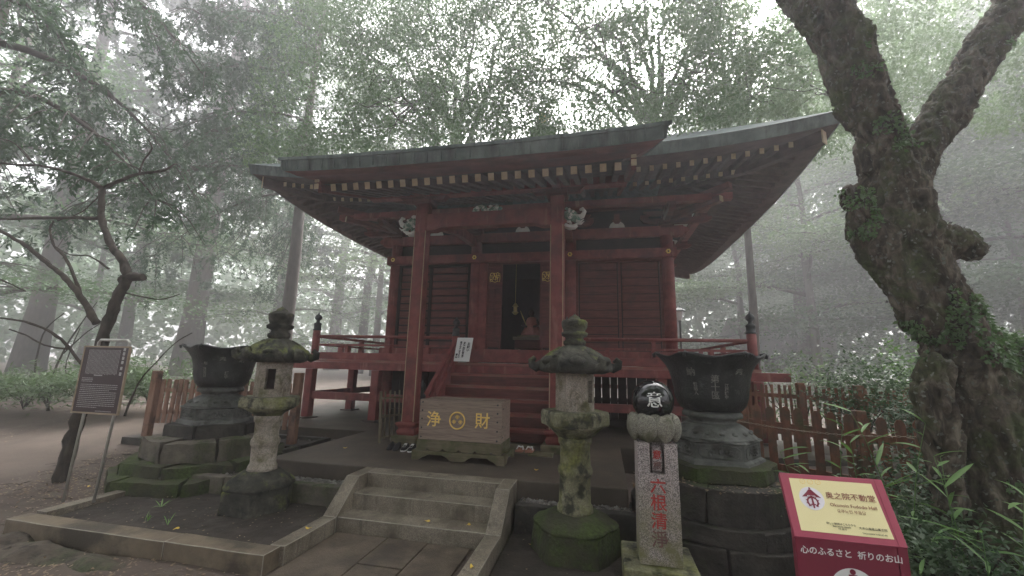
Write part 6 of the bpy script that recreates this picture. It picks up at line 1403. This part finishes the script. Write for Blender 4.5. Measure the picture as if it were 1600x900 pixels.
# ---- misty deciduous trees behind and left
T = [  # x y h rt crownR z0 n leaf mat label seed flat
 (-15.2, 17.0, 17, .36, 5.0, 4.0, 26000, .15, 'leaf_far', 'straight trunked misty tree between the conifer and the hall', 21, .22, {}),
 (-12.3, 19.5, 18, .26, 5.5, 5.5, 30000, .15, 'leaf_light', 'misty tree with arching branches just left of the roof corner', 22, .25, dict(rise=.9, lean=(.05, 0))),
 (-9.8, 16.8, 10, .18, 3.4, 2.6, 24000, .12, 'leaf_light', 'low branching leafy tree left of the veranda', 23, .22, {}),
 (-19.5, 13.5, 12, .25, 5.0, 2.6, 30000, .14, 'leaf_far', 'spreading misty tree behind the far log fence', 24, .2, {}),
 (-22.5, 19.0, 16, .4, 6.5, 3.0, 26000, .18, 'leaf_far', 'broad misty tree at the far left edge', 25, .22, {}),
 (-17.0, 24.0, 18, .4, 6.5, 3.0, 24000, .2, 'leaf_far', 'distant pale tree seen between the left trunks', 26, .22, {}),
 (-27, 12, 17, .4, 6.5, 3.5, 20000, .18, 'leaf_far', 'pale tree beyond the left edge of the path', 27, .22, {}),
 (7.0, 15.5, 9.5, .16, 3.8, 2.4, 30000, .11, 'leaf_light', 'slender tiered maple right behind the veranda corner', 31, .16, {}),
 (11.5, 16.0, 8.5, .24, 3.9, 1.6, 36000, .12, 'leaf_far', 'dark rounded misty tree behind the right fence', 32, .3, dict(rise=.3)),
 (9.0, 21.0, 15, .3, 5.5, 3.0, 30000, .16, 'leaf_far', 'tall misty tree with tiered branches right of the hall', 33, .18, {}),
 (14.5, 13.0, 14, .34, 5.6, 4.5, 36000, .13, 'leaf_light', 'wide tiered tree seen through the fork of the big trunk', 34, .14, dict(rise=.25, droop=.15)),
 (14.0, 22.0, 18, .4, 6.5, 3.5, 28000, .18, 'leaf_far', 'tall misty tree farther back at the right', 35, .2, {}),
 (18.5, 17.0, 16, .38, 6.2, 2.5, 28000, .16, 'leaf_far', 'misty tree at the far right edge', 36, .2, {}),
 (4.5, 27.0, 15, .4, 6.5, 5.0, 24000, .2, 'leaf_far', 'distant pale tree straight behind the roof corner', 37, .22, {}),
 (-3.0, 28.0, 14, .4, 7.0, 5.0, 16000, .2, 'leaf_far', 'distant pale tree behind the middle of the roof', 38, .22, {}),
 (22.0, 26.0, 20, .5, 8, 3.0, 20000, .25, 'leaf_far', 'large pale tree far behind the big trunk', 39, .22, {}),
 (-10.0, 30.0, 16, .4, 7.5, 4.0, 20000, .24, 'leaf_far', 'large pale tree far behind the left veranda', 40, .22, {}),
 (-24.0, 15.0, 9, .2, 5.0, 1.0, 22000, .14, 'leaf_far', 'low bushy misty tree behind the log fence, left one', 51, .35, dict(rise=.3)),
 (-13.5, 15.5, 7, .15, 4.0, 1.0, 20000, .12, 'leaf_light', 'low bushy misty tree behind the left basin', 52, .3, dict(rise=.3)),
 (-8.5, 19.0, 8, .2, 4.5, 1.0, 18000, .14, 'leaf_far', 'low bushy tree seen through the left veranda', 53, .3, dict(rise=.3)),
 (6.2, 20.0, 8, .2, 4.5, .8, 22000, .14, 'leaf_far', 'low bushy misty tree behind the street lamp', 54, .3, dict(rise=.3)),
 (16.5, 20.0, 9, .2, 5.0, .8, 22000, .14, 'leaf_far', 'low bushy misty tree right of the far building', 55, .3, dict(rise=.3)),
 (-7.5, -4.6, 15, .35, 8.0, 8.0, 15000, .42, 'leaf_broad', 'broad unseen shade tree added behind the viewpoint to the left', 41, .3, {}),  # from here on unseen trees, added to shade the foreground and near mist
 (0.8, -3.8, 15, .4, 8.0, 8.0, 15000, .42, 'leaf_broad', 'broad unseen shade tree added close behind the viewpoint', 42, .3, {}),
 (8.6, -2.6, 15, .4, 7.5, 8.0, 13000, .42, 'leaf_broad', 'broad unseen shade tree added behind the viewpoint to the right', 43, .3, {}),
 (-16.5, -5.0, 15, .4, 7.5, 8.0, 13000, .42, 'leaf_broad', 'broad unseen shade tree added behind the viewpoint, farthest left', 44, .3, {}),
 (-3.5, -11.0, 15, .4, 8, 7.0, 10000, .45, 'leaf_broad', 'broad unseen shade tree added well behind the viewpoint', 45, .3, {}),
]
for (x, y, h, rt, cr_, z0, n, lf, mt, lb, sd, fl, kw) in T:
    f_ = 2.3 if y > 12 else 1.0
    x, y, h, rt, cr_, z0, lf = x * f_, y * f_, h * f_, rt * f_, cr_ * f_, z0 * f_, lf * (2.6 if f_ > 1 else 1)
    n = int(n * (1.1 if x > -5 else .48)) if f_ > 1 else n
    tree(x, y, h, rt, cr_, z0, n, lf, mt, lb, sd, flat=fl, group=G1, **kw)
# ---- distant wood all round
P = []; b = MB(); rd = random.Random(77)
dw = thing('distant_wood_root', (0, 0, 0), 'x', 'x'); bpy.data.objects.remove(dw)
n = 130000; th = rng.uniform(-1.75, 1.75, n); rad_ = rng.uniform(78, 120, n); cz = rng.uniform(0, 1, n) ** .8 * 42
cx = np.sin(th) * rad_; cy = np.cos(th) * rad_ + 6
keep = np.array([mnoise.noise(Vector((x * .07, y * .07, z * .11))) + .5 * mnoise.noise(Vector((x * .28, y * .28, z * .4))) > (-.9 if x > -42 else -.30) + max(0, z - 15) * (.035 if x > -30 else .05) for x, y, z in zip(cx, cy, cz)]); P = np.stack([cx, cy, cz + .5], 1)[keep]; n = len(P)
D = rng.normal(size=(n, 3)); U = rng.normal(size=(n, 3))
dwo = leafmesh(P, D, U, rng.uniform(1.1, 2.2, n), rng.uniform(.7, 1.2, n), 'distant_wood', M['leaf_far'], None, 'stuff', .1); tag(dwo, 'pale far wood closing off the view all round in the mist', 'wood')
# ---- shrubs
def shrub(x, y, z, r, h, n, leaf, lw, mat, label, seed, group=None, spiky=.0, name='shrub', cat='shrub', stems=7):
    t = thing(name, (x, y, z), label, cat, group); rd = random.Random(seed); cen = []
    for i in range(stems):
        a = rd.uniform(0, 6.28); L = r * rd.uniform(.4, 1); p = [Vector((x + math.cos(a) * L * u * (.35 + .65 * u), y + math.sin(a) * L * u * (.35 + .65 * u), z + h * rd.uniform(.7, 1.05) * u ** .85)) for u in (0, .3, .6, .85, 1)]
        MB().tube(p, [.014, .012, .010, .008, .005], 5).build('stem', M['twig'], t); cen += p[2:]
    C = np.array([tuple(c) for c in cen]); ii = rng.integers(0, len(C), n); P = C[ii] + rng.normal(size=(n, 3)) * np.array([r * .33, r * .33, h * .2]); P[:, 2] = np.maximum(P[:, 2], z + .03)
    D = rng.normal(size=(n, 3)); D[:, 2] *= .5; D[:, 2] += spiky; U = rng.normal(size=(n, 3)) * .6; U[:, 2] += 1
    Lf = leaf * rng.uniform(.6, 1.3, n); leafmesh(P, D, U, Lf, Lf * lw, 'foliage', M[mat], t, 'stuff', .2); return t
GL = 'bamboo grass shrubs in front of the far log fence'
for i, (x, y, r, h, lb) in enumerate(((-16.5, 8.0, 1.2, .75, 'bamboo grass clump at the far left edge'), (-14.9, 8.3, 1.2, .8, 'bamboo grass clump left of the thin upright twigs'), (-13.3, 8.6, 1.2, .95, 'bamboo grass clump directly left of the information board'), (-11.9, 9.2, 1.1, 1.05, 'bamboo grass clump behind the information board'), (-10.6, 9.9, 1.0, 1.2, 'bamboo grass clump right of the information board'))):
    shrub(x, y, gz(x, y) + .1, r, h, 2600, .17, .2, 'leaf_mid', lb, 50 + i, GL, .1, 'bamboo_grass', 'bamboo grass')
GR = 'leafy shrubs behind the vermilion fence'
for i, (x, y, r, h, n, mt, lb) in enumerate(((4.3, 8.3, .6, 1.1, 2200, 'leaf_dark', 'dark leafy shrub just right of the farther fence posts'), (5.1, 8.6, .8, 1.3, 2800, 'leaf_dark', 'taller dark shrub in the middle of the hedge'), (5.9, 8.6, .9, 1.55, 3600, 'leaf_shrub', 'greener shrub nearest the left side of the big trunk'), (4.7, 7.2, .7, 1.1, 3000, 'leaf_dark', 'dark shrub low beside the burl of the big tree'), (3.9, 9.6, .9, 1.45, 2200, 'leaf_light', 'bright green shrub behind the farther fence'))):
    shrub(x, y, gz(x, y), r, h, n, .075, .5, mt, lb, 60 + i, GR)
for i, (x, y, r, h, n, lb) in enumerate(((2.75, 4.9, .45, .55, 1500, 'low dark leafy undergrowth right behind the maroon sign'), (2.6, 4.2, .4, .5, 1800, 'low dark leafy undergrowth beside the foot of the maroon sign'), (3.3, 5.4, .4, .6, 1500, 'dark leafy undergrowth at the right end of the near fence'))):
    shrub(x, y, gz(x, y), r, h, n, .06, .5, 'leaf_dark', lb, 80 + i, 'undergrowth around the big trunk')
# thin upright twiggy sapling by the log fence
twiggy('sapling', 'thin leafless sapling in front of the far log fence', {'trunk': [(-14.2, 8.4, .4, .04), (-14.3, 8.4, 1.2, .03), (-14.0, 8.4, 2.2, .02), (-13.3, 8.4, 3.3, .01)], 'a': [(-14.2, 8.4, .5, .035), (-14.9, 8.4, 1.2, .025), (-15.0, 8.4, 2.4, .018), (-14.4, 8.4, 3.0, .01)], 'b': [(-14.1, 8.4, 1.9, .02), (-13.4, 8.4, 2.5, .014), (-12.6, 8.4, 2.9, .008)], 'c': [(-13.2, 8.4, .7, .02), (-13.9, 8.4, 1.5, .015), (-13.7, 8.4, 2.6, .01)]}, 'twig', 5)
# ---- bamboo-grass stems near the big tree: blades big enough to be parts
def blade_mesh(L, w, curl):
    b = MB(); n = 6; vs = []
    for i in range(n + 1):
        u = i / n; wd = w * (math.sin(math.pi * min(1, u * 1.15 + .06)) ** .7 if u < .86 else (1 - u) / .14 * .55); z = L * (.25 * u - curl * u * u)
        vs += [(-wd / 2, L * u, z), (0, L * u, z - wd * .18), (wd / 2, L * u, z)]
    fs = [(3 * i + k, 3 * i + k + 1, 3 * i + 4 + k, 3 * i + 3 + k) for i in range(n) for k in (0, 1)]
    b.add(vs, fs, 0, True); return b.mesh('leaf', [M['leaf_sasa']])
BL_ = [blade_mesh(.30, .034, .35), blade_mesh(.22, .03, .5), blade_mesh(.36, .036, .2), blade_mesh(.17, .024, .3)]
def sasa(x, y, h, seed, label, nst=3):
    rd = random.Random(seed); z0 = gz(x, y); t = thing('bamboo_stem', (x, y, z0), label, 'bamboo grass', 'bamboo grass stems around the big trunk')
    a = rd.uniform(0, 6.28); lx, ly = rd.uniform(-.25, .25), rd.uniform(-.2, .1)
    pts = [Vector((x + lx * u * u * h, y + ly * u * u * h, z0 + h * u)) for u in np.linspace(0, 1, 6)]
    MB().tube(pts, [.006, .006, .005, .004, .003, .002], 5).build('stem', M['leaf_shrub'], t)
    for i in range(nst):
        u = .35 + .65 * (i + 1) / nst; k = min(4, int(u * 5)); p = pts[k].lerp(pts[k + 1], u * 5 - k)
        m_ = rd.choice(BL_); a = rd.uniform(0, 6.28); s = rd.uniform(.75, 1.25)
        inst(m_, 'leaf', t, p, (rd.uniform(-.1, .6), rd.uniform(-.3, .3), a), (s, s, s))
SPOTS = [(1.95, 4.55, .75, 'short bamboo grass stem directly behind the top left corner of the maroon sign'), (2.1, 4.9, .95, 'bamboo grass stem behind the maroon sign, just left of its middle'), (2.3, 4.5, .85, 'bamboo grass stem rising at the top right corner of the maroon sign'),
 (2.45, 4.9, 1.1, 'tall bamboo grass stem midway between the maroon sign and the burl'), (2.6, 4.5, 1.3, 'tall bamboo grass stem in front of the burl with blades crossing the bark'), (2.7, 4.1, 1.05, 'bamboo grass stem crossing the lower left of the big trunk'),
 (2.35, 4.1, .7, 'low bamboo grass stem close to the right edge of the maroon sign'), (2.85, 4.4, .95, 'bamboo grass stem in front of the middle of the big trunk'), (2.9, 3.9, .8, 'bamboo grass stem at the right edge of the picture below the trunk'),
 (2.55, 3.7, .7, 'bamboo grass stem in the lower right corner with broad pale blades'), (2.2, 3.7, .5, 'low bamboo grass stem by the lower right side of the maroon sign'), (2.1, 5.3, 1.0, 'bamboo grass stem standing against the near vermilion fence'),
 (2.5, 5.4, 1.2, 'tall bamboo grass stem at the right end of the near fence'), (2.4, 3.3, .42, 'short bamboo grass stem lowest in the right corner'), (2.65, 4.75, 1.35, 'tallest bamboo grass stem, its blades arching over the near fence'), (1.75, 5.0, .5, 'small bamboo grass stem beside the round plinth')]
for i, (x, y, h, lb) in enumerate(SPOTS): sasa(x, y, h, 100 + i, lb, 7 + i % 3)
# short dark grass and leaf litter
n = 16000; X = rng.uniform(1.9, 5.5, n); Y_ = rng.uniform(2.2, 6.5, n); kk = np.array([mnoise.noise(Vector((a * 1.5, c * 1.5, 2))) > -.15 for a, c in zip(X, Y_)]); X, Y_ = X[kk], Y_[kk]; n = len(X)
P = np.stack([X, Y_, [gz(a, c) - .02 for a, c in zip(X, Y_)]], 1); D = rng.normal(size=(n, 3)) * .6; D[:, 2] = np.abs(D[:, 2]) + .55
gr = leafmesh(P, D, rdir(n), rng.uniform(.08, .26, n), rng.uniform(.006, .014, n), 'grass', M['leaf_shrub'], None, 'stuff', .35); tag(gr, 'thin dark grass covering the ground around the big trunk', 'grass')
def litter(name, regs, n, mat, label, seed, s0=.02, s1=.05, cat='leaf litter'):
    r2 = np.random.default_rng(seed); Ps = []
    per = n // len(regs)
    for (x0, x1, y0, y1, zf) in regs:
        X = r2.uniform(x0, x1, per); Y2 = r2.uniform(y0, y1, per)
        Z = np.array([(gz(a, c) - .012 if zf is None else zf) for a, c in zip(X, Y2)]); Ps.append(np.stack([X, Y2, Z + .004], 1))
    P = np.concatenate(Ps); n = len(P); D = r2.normal(size=(n, 3)); D[:, 2] *= .12; U = r2.normal(size=(n, 3)) * .18; U[:, 2] = 1
    L = r2.uniform(s0, s1, n); o = leafmesh(P, D, U, L, L * .55, name, mat, None, 'stuff', -.12); tag(o, label, cat); return o
litter('leaf_litter', [(-9.2, -6.3, 3.6, 6.4, None), (-8.6, -6.4, 4.3, 6.0, None), (-13, -9, 4, 9, None), (-6.4, -3.2, 2.6, 3.5, None)], 3600, M['leaf_brown'], 'scattered brown dead leaves on the earth left of the planter', 3)
litter('leaf_litter', [(-1.0, .4, 5.15, 5.35, .29), (-5.2, -4.75, 5.5, 7.9, .31), (-.98, 1.0, 3.4, 5.0, .012), (-6.1, -3.2, 3.8, 4.95, .10), (-6.1, -3.2, 3.8, 4.95, .10), (-4.6, .2, 5.5, 6.9, ZT + .002)], 420, M['leaf_brown'], 'small dead leaf scraps on the terrace, planter soil and gutter', 5, .012, .035)
litter('leaf_litter', [(1.9, 4.5, 2.4, 5.2, None), (0.3, 1.9, 4.6, 5.2, .73)], 420, M['leaf_brown'], 'brown dead leaves on the ground near the big trunk and on the round plinth', 6)
rd = random.Random(31); tw = MB()
for i in range(260):
    x, y = rd.uniform(-9, -5.2), rd.uniform(2.6, 6.2)
    if x > -6.3 and y > 3.45: x -= 3
    a = rd.uniform(0, 6.28); L = rd.uniform(.05, .28); z = gz(x, y) - .012
    tw.tube([(x, y, z), (x + L * .5 * math.cos(a), y + L * .5 * math.sin(a), z + rd.uniform(0, .015)), (x + L * math.cos(a + .3), y + L * math.sin(a + .3), z)], [.004, .003, .0015], 4)
tag(tw.build('fallen_twigs', M['twig']), 'small fallen twigs scattered over the earth left of the planter', 'twigs', kind='stuff')
# single yellow leaves
ym = []
for k in range(3):
    b = MB(); rd = random.Random(k); pts = []
    for i in range(14):
        a = 2 * math.pi * i / 14; r = .03 * (1 + .45 * abs(math.cos(a * 1.5 + k))) * rd.uniform(.8, 1.1); pts.append((r * math.cos(a), r * .6 * math.sin(a), .003 + .008 * math.sin(a * 2 + k)))
    b.add(pts + [(0, 0, .002)], [(i, (i + 1) % 14, 14) for i in range(14)], 0, True); ym.append(b.mesh('fallen_leaf', [M['leaf_yellow']]))
YL = [(-1.93, 4.70, .155, 'yellow leaf lying in the middle of the lowest stone step'), (-1.45, 4.72, .155, 'small yellow leaf on the right part of the lowest stone step'), (-1.62, 3.76, .012, 'yellow leaf on the paving below the steps'), (-1.42, 3.45, .012, 'yellow leaf at the bottom edge of the picture on the paving'), (-1.12, 3.8, .165, 'yellow leaf on the right side kerb of the path'),
      (-3.02, 4.15, .165, 'yellow leaf on the left side kerb of the path'), (-4.42, 3.9, .105, 'yellow leaf on the planter soil in front of the left lantern'), (-.88, 5.9, ZT + .008, 'yellow leaf on the terrace right of the offertory box'), (-4.1, 6.35, ZT + .008, 'orange leaf on the terrace left of the offertory box'), (-7.1, 4.85, .04, 'yellow leaf on the earth beside the mossy plinth'),
      (-.75, 4.75, .02, 'yellow leaf on the dark ground between the steps and the right lantern'), (-1.08, 4.9, ZT, 'x')][:11]
for i, (x, y, z, lb) in enumerate(YL):
    o = inst(ym[i % 3], 'fallen_leaf', None, (x, y, z + (.02 if z == .04 else 0)), (0, 0, i * 1.3), (.85, .85, 1)); tag(o, lb, 'leaf', 'single yellow fallen leaves')
# weeds in the planter
def weed(x, y, z, n, L, rise, label, seed, nm='weed', cat='weed'):
    t = thing(nm, (x, y, z), label, cat); rd = random.Random(seed)
    for i in range(n):
        a = rd.uniform(0, 6.28); s = L / .3 * rd.uniform(.6, 1.1); inst(BL_[i % 4], 'leaf', t, (x + rd.uniform(-.02, .02), y + rd.uniform(-.02, .02), z), (rise * rd.uniform(.7, 1.2), 0, a), (s * .8, s, s))
weed(-5.28, 4.42, .09, 8, .17, .5, 'small green fern at the foot of the mossy plinth', 1, 'fern', 'fern')
weed(-4.95, 4.02, .09, 7, .13, 1.2, 'small tuft of green blades in the planter, left one', 2); weed(-4.66, 4.0, .09, 4, .15, .9, 'small tuft of green blades in the planter, right one', 3)
# ================================================================ MIST
hb = MB().box(-190, 190, -50, 190, -9, 50).mesh('haze', []); ho = link(bpy.data.objects.new('haze', hb)); tag(ho, 'thin white mist filling the whole forest', 'mist', kind='stuff')
hm = bpy.data.materials.new('mist'); hm.use_nodes = True; hn, hl = hm.node_tree.nodes, hm.node_tree.links; hn.clear()
ou = hn.new('ShaderNodeOutputMaterial'); vo = hn.new('ShaderNodeVolumePrincipled'); vo.inputs['Color'].default_value = (.95, .94, .98, 1); vo.inputs['Density'].default_value = 0.0058; vo.inputs['Anisotropy'].default_value = 0.55
hl.new(vo.outputs[0], ou.inputs['Volume']); hb.materials.append(hm)
print('foliage triangles', TRI[0], 'objects', len(bpy.data.objects))
